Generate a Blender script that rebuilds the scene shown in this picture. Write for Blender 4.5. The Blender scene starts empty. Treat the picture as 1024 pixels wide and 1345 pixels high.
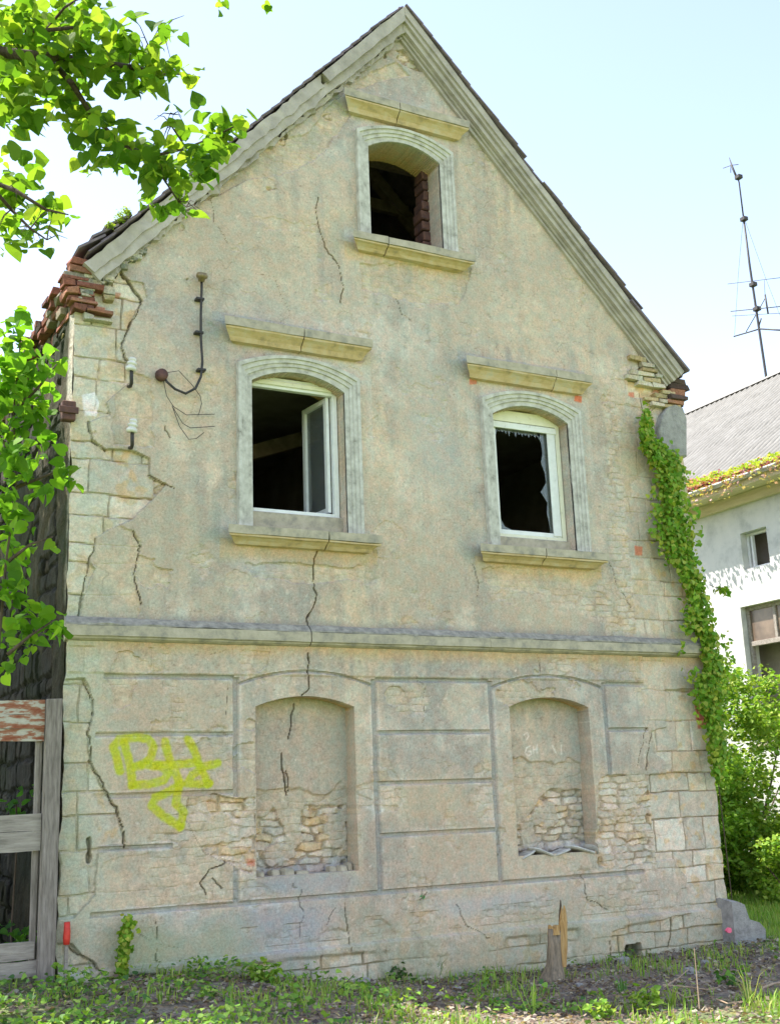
import bpy, bmesh, math, random
import numpy as np
from mathutils import Vector, Matrix
random.seed(7); RNG = np.random.default_rng(11)
scene = bpy.context.scene
col = scene.collection

# ------------------------------------------------------------------ camera
CAM = np.array([-2.18858367, -9.96521089, 1.65])
RM = np.array([[0.8850920763, -0.4639207113, -0.0372772063],
               [-0.0786902049, -0.2281074558, 0.9704508438],
               [0.4587154544, 0.8560050013, 0.2384021175]])
F, PW, PH = 1529.895, 1024.0, 1345.0
cd = bpy.data.cameras.new('camera'); cam = bpy.data.objects.new('camera', cd); col.objects.link(cam)
cd.sensor_fit = 'VERTICAL'; cd.sensor_height = 24; cd.sensor_width = 24; cd.lens = F / PH * 24
cd.clip_start = 0.05; cd.clip_end = 2000
m4 = Matrix.Identity(4)
for i in range(3):
    m4[i][0] = RM[0][i]; m4[i][1] = RM[1][i]; m4[i][2] = -RM[2][i]; m4[i][3] = CAM[i]
cam.matrix_world = m4
scene.camera = cam

# ------------------------------------------------------------------ light
SX, SY = 0.50, 0.34
EL = math.atan2(1, math.hypot(SX, SY)); AZ = math.atan2(-SX, SY)
world = bpy.data.worlds.new('World'); scene.world = world; world.use_nodes = True
wn = world.node_tree.nodes; wl = world.node_tree.links
sky = wn.new('ShaderNodeTexSky'); sky.sky_type = 'NISHITA'; sky.sun_disc = False
sky.sun_elevation = EL; sky.sun_rotation = AZ; sky.air_density = 1.0; sky.dust_density = 0.4; sky.ozone_density = 0.6
bg = wn['Background']; bg.inputs['Strength'].default_value = 0.15
tintn = wn.new('ShaderNodeMixRGB'); tintn.blend_type = 'MULTIPLY'; tintn.inputs[0].default_value = 1
tintn.inputs[2].default_value = (1.13, 0.94, 0.81, 1)
wl.new(sky.outputs[0], tintn.inputs[1]); wl.new(tintn.outputs[0], bg.inputs['Color'])
sd = bpy.data.lights.new('sun', 'SUN'); so = bpy.data.objects.new('sun', sd); col.objects.link(so)
sd.energy = 3.2; sd.angle = math.radians(0.5); sd.color = (1, 0.95, 0.86)
so.rotation_euler = Vector((SX, -SY, -1)).to_track_quat('-Z', 'Y').to_euler(); so.location = (-20, 14, 40)
scene.view_settings.view_transform = 'Standard'; scene.view_settings.look = 'None'
scene.view_settings.exposure = 1.82; scene.view_settings.gamma = 1.0

# ------------------------------------------------------------------ helpers
def at(x, y, Y=0.0, X=None, Z=None, D=None):
    d = RM.T @ np.array([(x - PW / 2) / F, -(y - PH / 2) / F, 1.0])
    if D is not None: return CAM + D * d / np.linalg.norm(d)
    t = (X - CAM[0]) / d[0] if X is not None else ((Z - CAM[2]) / d[2] if Z is not None else (Y - CAM[1]) / d[1])
    return CAM + t * d
def fx(x, y, Y=0.0):
    p = at(x, y, Y); return (p[0], p[2])
LAT = {}
def vnoise(x, y, seed):
    if seed not in LAT: LAT[seed] = np.random.default_rng(1000 + seed).random((256, 256))
    L = LAT[seed]; xi = np.floor(x).astype(int); yi = np.floor(y).astype(int)
    fx_ = x - xi; fy_ = y - yi; fx_ = fx_ * fx_ * (3 - 2 * fx_); fy_ = fy_ * fy_ * (3 - 2 * fy_)
    a = L[yi & 255, xi & 255]; b = L[yi & 255, (xi + 1) & 255]; c = L[(yi + 1) & 255, xi & 255]; d = L[(yi + 1) & 255, (xi + 1) & 255]
    return (a + (b - a) * fx_) * (1 - fy_) + (c + (d - c) * fx_) * fy_
def fbm(x, y, s, o, seed):
    r = 0; amp = 1; tot = 0
    for k in range(o):
        r = r + amp * vnoise(x * s * 2 ** k + 7.3 * k, y * s * 2 ** k + 3.1 * k, seed + k); tot += amp; amp *= 0.5
    return r / tot * 2 - 1
def sstep(a, b, x):
    t = np.clip((x - a) / (b - a), 0, 1); return t * t * (3 - 2 * t)
def seg_dist(X, Z, pts, closed=False):
    d = np.full(X.shape, 1e9); n = len(pts)
    for i in range(n if closed else n - 1):
        ax, az = pts[i]; bx, bz = pts[(i + 1) % n]; dx, dz = bx - ax, bz - az
        t = np.clip(((X - ax) * dx + (Z - az) * dz) / (dx * dx + dz * dz + 1e-12), 0, 1)
        d = np.minimum(d, np.hypot(X - ax - t * dx, Z - az - t * dz))
    return d
def poly_sd(X, Z, pts):          # negative inside
    ins = np.zeros(X.shape, bool); n = len(pts)
    for i in range(n):
        ax, az = pts[i]; bx, bz = pts[(i + 1) % n]
        c = ((az > Z) != (bz > Z)) & (X < (bx - ax) * (Z - az) / ((bz - az) if bz != az else 1e-9) + ax)
        ins ^= c
    d = seg_dist(X, Z, pts, True)
    return np.where(ins, -d, d)
def masonry(X, Z, seed, h0, h1, l0, l1):
    r = np.random.default_rng(seed)
    zb = [-1.0]
    while zb[-1] < 12: zb.append(zb[-1] + r.uniform(h0, h1))
    zb = np.array(zb); ci = np.clip(np.searchsorted(zb, Z) - 1, 0, len(zb) - 2)
    dz = np.minimum(Z - zb[ci], zb[ci + 1] - Z)
    dx = np.zeros(X.shape); r1 = np.zeros(X.shape); r2 = np.zeros(X.shape)
    for c in np.unique(ci):
        m = ci == c; xb = [-1.5 - r.uniform(0, l1)]
        while xb[-1] < 12: xb.append(xb[-1] + r.uniform(l0, l1))
        xb = np.array(xb); a = r.random(len(xb)); b = r.random(len(xb)); xx = X[m]
        xi = np.clip(np.searchsorted(xb, xx) - 1, 0, len(xb) - 2)
        dx[m] = np.minimum(xx - xb[xi], xb[xi + 1] - xx); r1[m] = a[xi]; r2[m] = b[xi]
    return np.minimum(dx, dz), r1, r2

def rubble(X, Z, seed, sx, sz):
    """irregular stones in loose courses: distance to the joint and two random numbers per stone"""
    rg = np.random.default_rng(seed); JX = rg.random((128, 128)); JZ = rg.random((128, 128)); R1 = rg.random((128, 128)); R2 = rg.random((128, 128)); ROW = rg.random(128)
    row = np.floor(Z / sz).astype(int); best = np.full(X.shape, 9.); sec = np.full(X.shape, 9.); r1 = np.zeros(X.shape); r2 = np.zeros(X.shape)
    for dj in (-1, 0, 1):
        j = row + dj; off = ROW[j & 127]; c = np.floor(X / sx - off).astype(int)
        for di in (-1, 0, 1):
            i = c + di; a = i & 127; b = j & 127
            px = (i + off + .18 + .64 * JX[b, a]) * sx; pz = (j + .3 + .4 * JZ[b, a]) * sz
            d = np.maximum(np.abs(X - px) / sx, np.abs(Z - pz) / sz * 1.0) * .75 + .25 * np.hypot((X - px) / sx, (Z - pz) / sz)
            n = d < best; sec = np.where(n, best, np.minimum(sec, d)); r1 = np.where(n, R1[b, a], r1); r2 = np.where(n, R2[b, a], r2); best = np.where(n, d, best)
    return (sec - best) * sz * .5, r1, r2

def raw_mesh(name, V, faces, cols=None, smooth=False):
    """V (n,3); faces: list of (m,k) index arrays or lists"""
    me = bpy.data.meshes.new(name); V = np.asarray(V, dtype=np.float32)
    me.vertices.add(len(V)); me.vertices.foreach_set('co', V.ravel())
    li, ls, lt, st = [], [], [], 0
    for fa in faces:
        fa = np.asarray(fa, dtype=np.int32)
        if len(fa) == 0: continue
        m, k = fa.shape; li.append(fa.ravel()); ls.append(st + np.arange(m) * k); lt.append(np.full(m, k)); st += m * k
    li = np.concatenate(li); ls = np.concatenate(ls); lt = np.concatenate(lt)
    me.loops.add(len(li)); me.loops.foreach_set('vertex_index', li.astype(np.int32))
    me.polygons.add(len(ls)); me.polygons.foreach_set('loop_start', ls.astype(np.int32)); me.polygons.foreach_set('loop_total', lt.astype(np.int32))
    if cols is not None:
        a = me.color_attributes.new('col', 'FLOAT_COLOR', 'POINT')
        c = np.ones((len(V), 4), np.float32); c[:, :3] = cols; a.data.foreach_set('color', c.ravel())
    me.update(calc_edges=True); me.validate()
    me.polygons.foreach_set('use_smooth', np.full(len(me.polygons), bool(smooth)))
    return me
def origin_of(p):
    while p is not None:
        if 'ox' in ORI.get(p.name, {}): return ORI[p.name]['ox']
        p = p.parent
    return np.zeros(3)
ORI = {}
def link(name, me, mat, parent=None):
    o = bpy.data.objects.new(name, me); col.objects.link(o)
    if mat: me.materials.append(mat)
    if parent is not None: o.parent = parent
    return o
def obj(name, V, faces, mat, parent=None, cols=None, smooth=False, origin=None):
    V = np.asarray(V, float)
    if parent is not None: V = V - origin_of(parent)
    elif origin is not None: V = V - np.array(origin)
    o = link(name, raw_mesh(name, V, faces, cols, smooth), mat, parent)
    if parent is None and origin is not None:
        o.location = origin; ORI[o.name] = {'ox': np.array(origin, float)}
    return o
def thing(name, label, cat, loc=(0, 0, 0), group=None):
    o = bpy.data.objects.new(name, None); col.objects.link(o); o.location = loc; o.empty_display_size = .3
    ORI[o.name] = {'ox': np.array(loc, float)}; return tag(o, label, cat, group)
def tag(o, label, cat, group=None, kind=None):
    if label: o['label'] = label
    if cat: o['category'] = cat
    if group: o['group'] = group
    if kind: o['kind'] = kind
    return o
class MB:
    def __init__(s): s.v = []; s.f = {}; s.n = 0
    def add(s, V, F_):
        V = np.asarray(V, float); s.v.append(V)
        for f in F_: s.f.setdefault(len(f), []).append([i + s.n for i in f])
        s.n += len(V); return s
    def hexa(s, P):   # 8 points: 4 front loop, 4 back loop
        return s.add(P, [(0, 1, 2, 3), (7, 6, 5, 4), (0, 4, 5, 1), (1, 5, 6, 2), (2, 6, 7, 3), (3, 7, 4, 0)])
    def box(s, a, b, jit=0, rz=0):
        x0, y0, z0 = a; x1, y1, z1 = b
        P = np.array([(x0, y0, z0), (x1, y0, z0), (x1, y0, z1), (x0, y0, z1), (x0, y1, z0), (x1, y1, z0), (x1, y1, z1), (x0, y1, z1)], float)
        if jit: P += RNG.uniform(-jit, jit, P.shape)
        return s.hexa(P)
    def bbox(s, a, b, bev=.004, jit=0):   # bevelled box
        a = np.array(a, float); b = np.array(b, float); bev = min(bev, min(b - a) * .4)
        V = []; ix = {}
        for i in (0, 1):
            for j in (0, 1):
                for k in (0, 1):
                    c = np.array([(a, b)[i][0], (a, b)[j][1], (a, b)[k][2]]) + (RNG.uniform(-jit, jit, 3) if jit else 0)
                    sg = np.array([1 - 2 * i, 1 - 2 * j, 1 - 2 * k]) * bev
                    for ax in range(3):
                        o = sg.copy(); o[ax] = 0; ix[(i, j, k, ax)] = len(V); V.append(c + o)
        F_ = []
        for ax in range(3):
            o1, o2 = [q for q in range(3) if q != ax]
            for e in (0, 1):
                L = []
                for (u, w) in ((0, 0), (1, 0), (1, 1), (0, 1)):
                    t = [0, 0, 0]; t[ax] = e; t[o1] = u; t[o2] = w; L.append(ix[(*t, ax)])
                F_.append(tuple(L))
        for ax in range(3):       # edges along ax
            o1, o2 = [q for q in range(3) if q != ax]
            for u in (0, 1):
                for w in (0, 1):
                    t0 = [0, 0, 0]; t0[o1] = u; t0[o2] = w; t1 = list(t0); t1[ax] = 1
                    F_.append((ix[(*t0, o1)], ix[(*t1, o1)], ix[(*t1, o2)], ix[(*t0, o2)]))
        for i in (0, 1):
            for j in (0, 1):
                for k in (0, 1): F_.append((ix[(i, j, k, 0)], ix[(i, j, k, 1)], ix[(i, j, k, 2)]))
        return s.add(V, F_)
    def tube(s, pts, rad, n=8, cap=True):
        pts = [np.array(p, float) for p in pts]; rad = [rad] * len(pts) if np.isscalar(rad) else rad
        V = []; up = None
        for i, p in enumerate(pts):
            t = pts[min(i + 1, len(pts) - 1)] - pts[max(i - 1, 0)]; t = t / (np.linalg.norm(t) + 1e-9)
            if up is None:
                up = np.array([0, 0, 1.]) if abs(t[2]) < .9 else np.array([1., 0, 0])
            a = np.cross(t, up); a /= np.linalg.norm(a) + 1e-9; b = np.cross(a, t); up = b
            for k in range(n):
                th = 2 * math.pi * k / n; V.append(p + rad[i] * (math.cos(th) * a + math.sin(th) * b))
        F_ = [(i * n + k, i * n + (k + 1) % n, (i + 1) * n + (k + 1) % n, (i + 1) * n + k) for i in range(len(pts) - 1) for k in range(n)]
        if cap: F_ += [tuple(range(n))[::-1], tuple(range((len(pts) - 1) * n, len(pts) * n))]
        return s.add(V, F_)
    def extr(s, prof, p0, p1, along='x'):   # profile of (y,z) swept from x0 to x1, mitred ends optional
        n = len(prof); V = []
        for x, k in ((p0, 0), (p1, 1)):
            for (y, z) in prof: V.append((x, y, z))
        F_ = [(i, (i + 1) % n, n + (i + 1) % n, n + i) for i in range(n)] + [tuple(range(n))[::-1], tuple(range(n, 2 * n))]
        return s.add(V, F_)
    def build(s, name, mat, parent=None, smooth=False, origin=None, cols=None):
        o = obj(name, np.concatenate(s.v), [np.array(v) for v in s.f.values()], mat, parent, cols, smooth, origin)
        b = bmesh.new(); b.from_mesh(o.data); bmesh.ops.recalc_face_normals(b, faces=b.faces[:]); b.to_mesh(o.data); b.free()
        return o
def lathe(prof, c, axis, n=14):
    """prof: (r,h) ; axis unit vector"""
    axis = np.array(axis, float); axis /= np.linalg.norm(axis)
    u = np.cross(axis, (0.2, 0.1, 1) if abs(axis[2]) < .9 else (1, 0, 0)); u /= np.linalg.norm(u); w = np.cross(axis, u)
    m = MB(); V = []
    for (r, h) in prof:
        for k in range(n):
            th = 2 * math.pi * k / n; V.append(np.array(c) + axis * h + r * (math.cos(th) * u + math.sin(th) * w))
    F_ = [(i * n + k, i * n + (k + 1) % n, (i + 1) * n + (k + 1) % n, (i + 1) * n + k) for i in range(len(prof) - 1) for k in range(n)]
    F_ += [tuple(range(n))[::-1], tuple(range((len(prof) - 1) * n, len(prof) * n))]
    return m.add(V, F_)

# ------------------------------------------------------------------ materials
def new_mat(name):
    m = bpy.data.materials.new(name); m.use_nodes = True
    return m, m.node_tree.nodes, m.node_tree.links, m.node_tree.nodes['Principled BSDF']
def noise_node(n, l, scale, detail=6, rough=.6, vec=None):
    t = n.new('ShaderNodeTexNoise'); t.inputs['Scale'].default_value = scale; t.inputs['Detail'].default_value = detail; t.inputs['Roughness'].default_value = rough
    if vec is not None: l.new(vec, t.inputs['Vector'])
    return t
def ramp(n, l, src, stops):
    r = n.new('ShaderNodeValToRGB'); e = r.color_ramp.elements
    while len(e) < len(stops): e.new(.5)
    for i, (p, c) in enumerate(stops): e[i].position = p; e[i].color = (*c, 1)
    l.new(src, r.inputs[0]); return r
def noisy(name, stops, scale, rough=.85, bump=.3, bscale=None, spec=.3, stretch=None, dist=.01, metal=0):
    m, n, l, b = new_mat(name)
    tc = n.new('ShaderNodeTexCoord'); vec = tc.outputs['Object']
    if stretch:
        mp = n.new('ShaderNodeMapping'); mp.inputs['Scale'].default_value = stretch; l.new(vec, mp.inputs[0]); vec = mp.outputs[0]
    t = noise_node(n, l, scale, 8, .65, vec); r = ramp(n, l, t.outputs[0], stops); l.new(r.outputs[0], b.inputs['Base Color'])
    b.inputs['Roughness'].default_value = rough; b.inputs['Specular IOR Level'].default_value = spec; b.inputs['Metallic'].default_value = metal
    t2 = noise_node(n, l, bscale or scale * 4, 6, .7, vec); bu = n.new('ShaderNodeBump'); bu.inputs['Strength'].default_value = bump; bu.inputs['Distance'].default_value = dist
    l.new(t2.outputs[0], bu.inputs['Height']); l.new(bu.outputs[0], b.inputs['Normal'])
    return m
def attr_mat(name, nscale=60, amp=.25, bump=.5, dist=.006, rough=.92):
    m, n, l, b = new_mat(name)
    a = n.new('ShaderNodeAttribute'); a.attribute_name = 'col'; tc = n.new('ShaderNodeTexCoord')
    t = noise_node(n, l, nscale, 5, .7, tc.outputs['Object'])
    mr = n.new('ShaderNodeMapRange'); mr.inputs[1].default_value = .33; mr.inputs[2].default_value = .67; mr.inputs[3].default_value = 1 - amp; mr.inputs[4].default_value = 1 + amp
    l.new(t.outputs[0], mr.inputs[0])
    mx = n.new('ShaderNodeMixRGB'); mx.blend_type = 'MULTIPLY'; mx.inputs[0].default_value = 1
    t3 = noise_node(n, l, nscale * 2.6, 3, .6, tc.outputs['Object']); t4 = noise_node(n, l, nscale * .22, 4, .6, tc.outputs['Object'])
    hue = n.new('ShaderNodeMixRGB'); hue.inputs[1].default_value = (1.06, .98, .95, 1); hue.inputs[2].default_value = (.94, 1.01, 1.02, 1)
    m5 = n.new('ShaderNodeMapRange'); m5.inputs[1].default_value = .4; m5.inputs[2].default_value = .6; l.new(t4.outputs[0], m5.inputs[0]); l.new(m5.outputs[0], hue.inputs[0])
    m4_ = n.new('ShaderNodeMapRange'); m4_.inputs[1].default_value = .3; m4_.inputs[2].default_value = .7; m4_.inputs[3].default_value = 1 - amp * .8; m4_.inputs[4].default_value = 1 + amp * .8; l.new(t3.outputs[0], m4_.inputs[0])
    mb = n.new('ShaderNodeMixRGB'); mb.blend_type = 'MULTIPLY'; mb.inputs[0].default_value = 1; l.new(mr.outputs[0], mb.inputs[1]); l.new(m4_.outputs[0], mb.inputs[2])
    mc = n.new('ShaderNodeMixRGB'); mc.blend_type = 'MULTIPLY'; mc.inputs[0].default_value = 1; l.new(mb.outputs[0], mc.inputs[1]); l.new(hue.outputs[0], mc.inputs[2])
    l.new(a.outputs['Color'], mx.inputs[1]); l.new(mc.outputs[0], mx.inputs[2]); l.new(mx.outputs[0], b.inputs['Base Color'])
    b.inputs['Roughness'].default_value = rough; b.inputs['Specular IOR Level'].default_value = .2
    t2 = noise_node(n, l, nscale * 1.7, 6, .75, tc.outputs['Object']); bu = n.new('ShaderNodeBump'); bu.inputs['Strength'].default_value = bump; bu.inputs['Distance'].default_value = dist
    l.new(t2.outputs[0], bu.inputs['Height']); l.new(bu.outputs[0], b.inputs['Normal'])
    return m
def leaf_mat(name, trans=.64, rough=.6):
    m, n, l, b = new_mat(name)
    a = n.new('ShaderNodeAttribute'); a.attribute_name = 'col'; l.new(a.outputs['Color'], b.inputs['Base Color'])
    b.inputs['Roughness'].default_value = rough; b.inputs['Specular IOR Level'].default_value = .22
    tr = n.new('ShaderNodeBsdfTranslucent'); g = n.new('ShaderNodeMixRGB'); g.blend_type = 'MULTIPLY'; g.inputs[0].default_value = 1; g.inputs[2].default_value = (1.3, 1.3, .55, 1)
    l.new(a.outputs['Color'], g.inputs[1]); l.new(g.outputs[0], tr.inputs[0])
    mx = n.new('ShaderNodeMixShader'); mx.inputs[0].default_value = trans; l.new(b.outputs[0], mx.inputs[1]); l.new(tr.outputs[0], mx.inputs[2])
    l.new(mx.outputs[0], n['Material Output'].inputs[0]); return m
M = {}
M['facade'] = attr_mat('facade', 42, .17, .8, .008)
M['side'] = attr_mat('side', 30, .35, .7, .015)
M['stone'] = noisy('trim_stone', [(.3, (.34, .27, .17)), (.46, (.56, .41, .22)), (.6, (.58, .47, .31)), (.75, (.46, .44, .38))], 7, .9, .6, 60, dist=.004)  # ochre stone, warm bounce light on the undersides put into its colour
M['stone_top'] = noisy('weathered_stone', [(.3, (.24, .23, .2)), (.5, (.42, .37, .28)), (.7, (.52, .46, .36))], 9, .92, .7, 60, dist=.004)
M['soot'] = noisy('sooty_stone', [(.3, (.17, .16, .145)), (.5, (.29, .27, .235)), (.7, (.42, .39, .33))], 14, .92, .7, 60, dist=.004)
M['arch'] = noisy('limewashed_stone', [(.3, (.26, .245, .21)), (.40, (.43, .41, .365)), (.52, (.53, .51, .455)), (.7, (.64, .62, .57))], 11, .85, .4, 70, dist=.004)
M['rake'] = noisy('mortar', [(.3, (.32, .285, .25)), (.5, (.44, .395, .345)), (.7, (.53, .48, .42))], 5, .92, .7, 40)
M['white'] = noisy('white_paint', [(.27, (.5, .5, .46)), (.36, (.74, .75, .73)), (.7, (.85, .86, .84))], 12, .5, .25, 80)
M['cream'] = noisy('cream_paint', [(.27, (.5, .48, .35)), (.38, (.76, .74, .58)), (.8, (.84, .82, .66))], 12, .55, .25, 80)
M['wood'] = noisy('grey_wood', [(.3, (.12, .10, .085)), (.5, (.25, .215, .19)), (.72, (.38, .33, .3))], 7, .85, .8, 30, stretch=(6, 6, .6))
M['plank'] = noisy('plank_wood', [(.3, (.2, .175, .15)), (.5, (.34, .30, .265)), (.75, (.48, .43, .38))], 6, .85, .8, 30, stretch=(.7, 6, 6))
M['redplank'] = noisy('peeling_plank', [(.36, (.25, .075, .04)), (.48, (.33, .16, .10)), (.53, (.44, .4, .34)), (.75, (.55, .52, .45))], 9, .85, .8, 30, stretch=(.8, 3, 3))
M['beam'] = noisy('old_beam', [(.3, (.16, .11, .08)), (.7, (.36, .27, .2))], 6, .85, .6, 30)
M['dark_int'] = noisy('interior_plaster', [(.3, (.2, .17, .14)), (.7, (.34, .30, .25))], 3, .95, .3)
M['brick'] = attr_mat('brick', 40, .3, .6, .006)
M['tile'] = noisy('roof_tile', [(.3, (.12, .10, .12)), (.5, (.19, .15, .165)), (.75, (.27, .21, .21))], 8, .85, .5, 40)
M['iron'] = noisy('black_iron', [(.3, (.012, .013, .015)), (.7, (.05, .04, .035))], 20, .55, .3, spec=.5)
M['rust'] = noisy('rusty_iron', [(.3, (.05, .03, .035)), (.7, (.16, .075, .05))], 15, .75, .5)
M['ceramic'] = noisy('porcelain', [(.3, (.55, .53, .48)), (.7, (.75, .74, .7))], 20, .25, .05, spec=.6)
M['brownceramic'] = noisy('brown_porcelain', [(.3, (.13, .09, .04)), (.7, (.26, .19, .09))], 20, .35, .1, spec=.6)
M['leaf'] = leaf_mat('leaf'); M['leafsm'] = leaf_mat('leaf_small', .35, .5)
M['bark'] = noisy('bark', [(.3, (.05, .035, .025)), (.7, (.15, .11, .08))], 18, .9, .9, 50, stretch=(3, 3, .6))
M['stumpbark'] = noisy('stump_bark', [(.3, (.14, .11, .08)), (.5, (.25, .2, .14)), (.7, (.4, .3, .2))], 14, .9, .9, 50, stretch=(3, 3, .6))
M['rawwood'] = noisy('splintered_wood', [(.3, (.30, .16, .05)), (.5, (.5, .3, .11)), (.75, (.62, .44, .22))], 9, .7, .8, 40, stretch=(8, 8, .5))
M['whitewall'] = noisy('white_render', [(.3, (.42, .43, .42)), (.5, (.6, .6, .58)), (.75, (.68, .67, .64))], 2.5, .9, .35, 30)
M['eternit'] = noisy('fibre_cement', [(.3, (.19, .182, .165)), (.55, (.25, .24, .22)), (.8, (.30, .29, .27))], 3, .85, .3, 30)
M['zinc'] = noisy('zinc', [(.3, (.35, .35, .34)), (.7, (.5, .5, .48))], 8, .5, .2, metal=.4)
M['soffit'] = noisy('soffit_board', [(.3, (.5, .43, .27)), (.7, (.68, .6, .42))], 4, .7, .3, stretch=(5, .5, 5))
M['boulder'] = noisy('grey_boulder', [(.3, (.2, .19, .18)), (.5, (.33, .315, .3)), (.75, (.44, .42, .39))], 9, .9, .8, 40, dist=.02)
M['red'] = noisy('red_plastic', [(.3, (.5, .03, .02)), (.7, (.75, .07, .05))], 15, .4, .2)
M['pink'] = noisy('pink_paint', [(.3, (.8, .1, .2)), (.7, (.9, .2, .3))], 15, .7, .2)
M['dry'] = noisy('dry_stalk', [(.3, (.3, .2, .14)), (.7, (.5, .38, .27))], 15, .8, .3)
def glass_mat():
    m, n, l, b = new_mat('glass'); b.inputs['Base Color'].default_value = (.75, .82, .8, 1); b.inputs['Roughness'].default_value = .06
    b.inputs['Transmission Weight'].default_value = .9; b.inputs['IOR'].default_value = 1.45; return m
M['glass'] = glass_mat()
def dull_glass():
    m = noisy('dusty_glass', [(.3, (.10, .07, .05)), (.7, (.24, .17, .12))], 3, .3, .05, spec=.6); return m
M['dustglass'] = dull_glass()

# ------------------------------------------------------------------ leaves
HEART = np.array([(0, .07, 0), (-.20, -.03, .03), (-.38, .06, .06), (-.48, .26, .09), (-.44, .46, .08), (-.33, .66, .05), (-.17, .84, .02), (0, 1.02, -.06),
                  (.17, .84, .02), (.33, .66, .05), (.44, .46, .08), (.48, .26, .09), (.38, .06, .06), (.20, -.03, .03), (0, .5, -.01)])
HF = [(0, 1, 2, 14), (14, 2, 3, 4), (14, 4, 5, 6), (14, 6, 7, 8), (14, 8, 9, 10), (14, 10, 11, 12), (0, 14, 12, 13)]
SIMPLE = np.array([(0, 0, 0), (-.34, .45, .05), (0, 1, 0), (.34, .45, .05)])
SF = [(0, 1, 2, 3)]
def leaf_frames(n, up=.5, rng=RNG):
    """random orientations: returns (n,3,3) columns x (width), y (length), z (normal)"""
    z = rng.normal(size=(n, 3)); z[:, 2] = np.abs(z[:, 2]) + up * 1.6; z /= np.linalg.norm(z, axis=1)[:, None]
    t = rng.normal(size=(n, 3)); t[:, 2] -= .7; y = t - (t * z).sum(1)[:, None] * z; y /= np.linalg.norm(y, axis=1)[:, None]
    x = np.cross(y, z); return np.stack([x, y, z], 2)
def scatter_leaves(name, P, size, cols, parent=None, tpl='heart', up=.5, mat=None, frames=None, wide=1.0, origin=None):
    T, F_ = (HEART, HF) if tpl == 'heart' else (SIMPLE, SF)
    n = len(P); size = np.broadcast_to(size, (n,)); fr = leaf_frames(n, up) if frames is None else frames
    TT = T * np.array([wide, 1, 1])
    curl = RNG.uniform(-.6, 3.2, n); TL = np.repeat(TT[None], n, 0); TL[:, :, 2] *= curl[:, None]; TL[:, :, 2] -= (TL[:, :, 1] ** 2) * RNG.uniform(-.05, .3, n)[:, None]; TL[:, :, 0] *= RNG.uniform(.8, 1.15, n)[:, None]
    V = np.einsum('nij,nkj->nki', fr, TL) * size[:, None, None] + P[:, None, :]
    k = len(T); base = (np.arange(n) * k)[:, None, None]
    Fa = np.array(F_)[None] + base; Fa = Fa.reshape(-1, 4)
    C_ = np.repeat(cols, k, axis=0)
    return obj(name, V.reshape(-1, 3), [Fa], mat or M['leaf'], parent, C_, False, origin)
def leaf_cols(n, stops, rng=RNG, var=.2):
    s = np.array(stops, float); i = rng.integers(0, len(s), n); j = rng.integers(0, len(s), n); t = rng.random(n)[:, None]
    c = s[i] * t + s[j] * (1 - t); return c * (1 + rng.uniform(-var, var, (n, 1)))
GREEN = [(.07, .17, .025), (.09, .22, .03), (.13, .27, .035), (.05, .13, .03)]
DKGREEN = [(.035, .09, .02), (.05, .12, .025), (.08, .16, .03)]
LIME = [(.16, .28, .04), (.22, .32, .05), (.10, .22, .03)]

exec_parts = []
# ================================================================== OLD HOUSE
HW = 7.10; AX = 3.50; AZp = 10.235; ZL = 6.45; ZR = 6.395
house = thing('old_house', 'derelict two storey gabled house with crumbling beige plaster and broken windows', 'house', (3.55, 0, 0))
def rake_z(X):
    return np.where(X < AX, ZL + (AZp - ZL) * X / AX, AZp + (ZR - AZp) * (X - AX) / (HW - AX))
def arch_z(X, x0, x1, zs, zc):
    w = (x1 - x0) / 2; s = zc - zs; R = (w * w + s * s) / (2 * s); c = zc - R
    return c + np.sqrt(np.maximum(R * R - (X - (x0 + x1) / 2) ** 2, 0))
HOLES = [dict(x0=1.69, x1=2.68, z0=4.14, zs=5.62, zc=5.76), dict(x0=4.44, x1=5.43, z0=4.14, zs=5.62, zc=5.76), dict(x0=3.05, x1=3.94, z0=7.40, zs=8.48, zc=8.62)]
NICHE = [dict(x0=1.70, x1=2.69, z0=1.02, zs=2.50, zc=2.595), dict(x0=4.43, x1=5.42, z0=1.05, zs=2.50, zc=2.60)]
G = 0.01
WASH = np.array([1.42, 1.28, 1.25])
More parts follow.
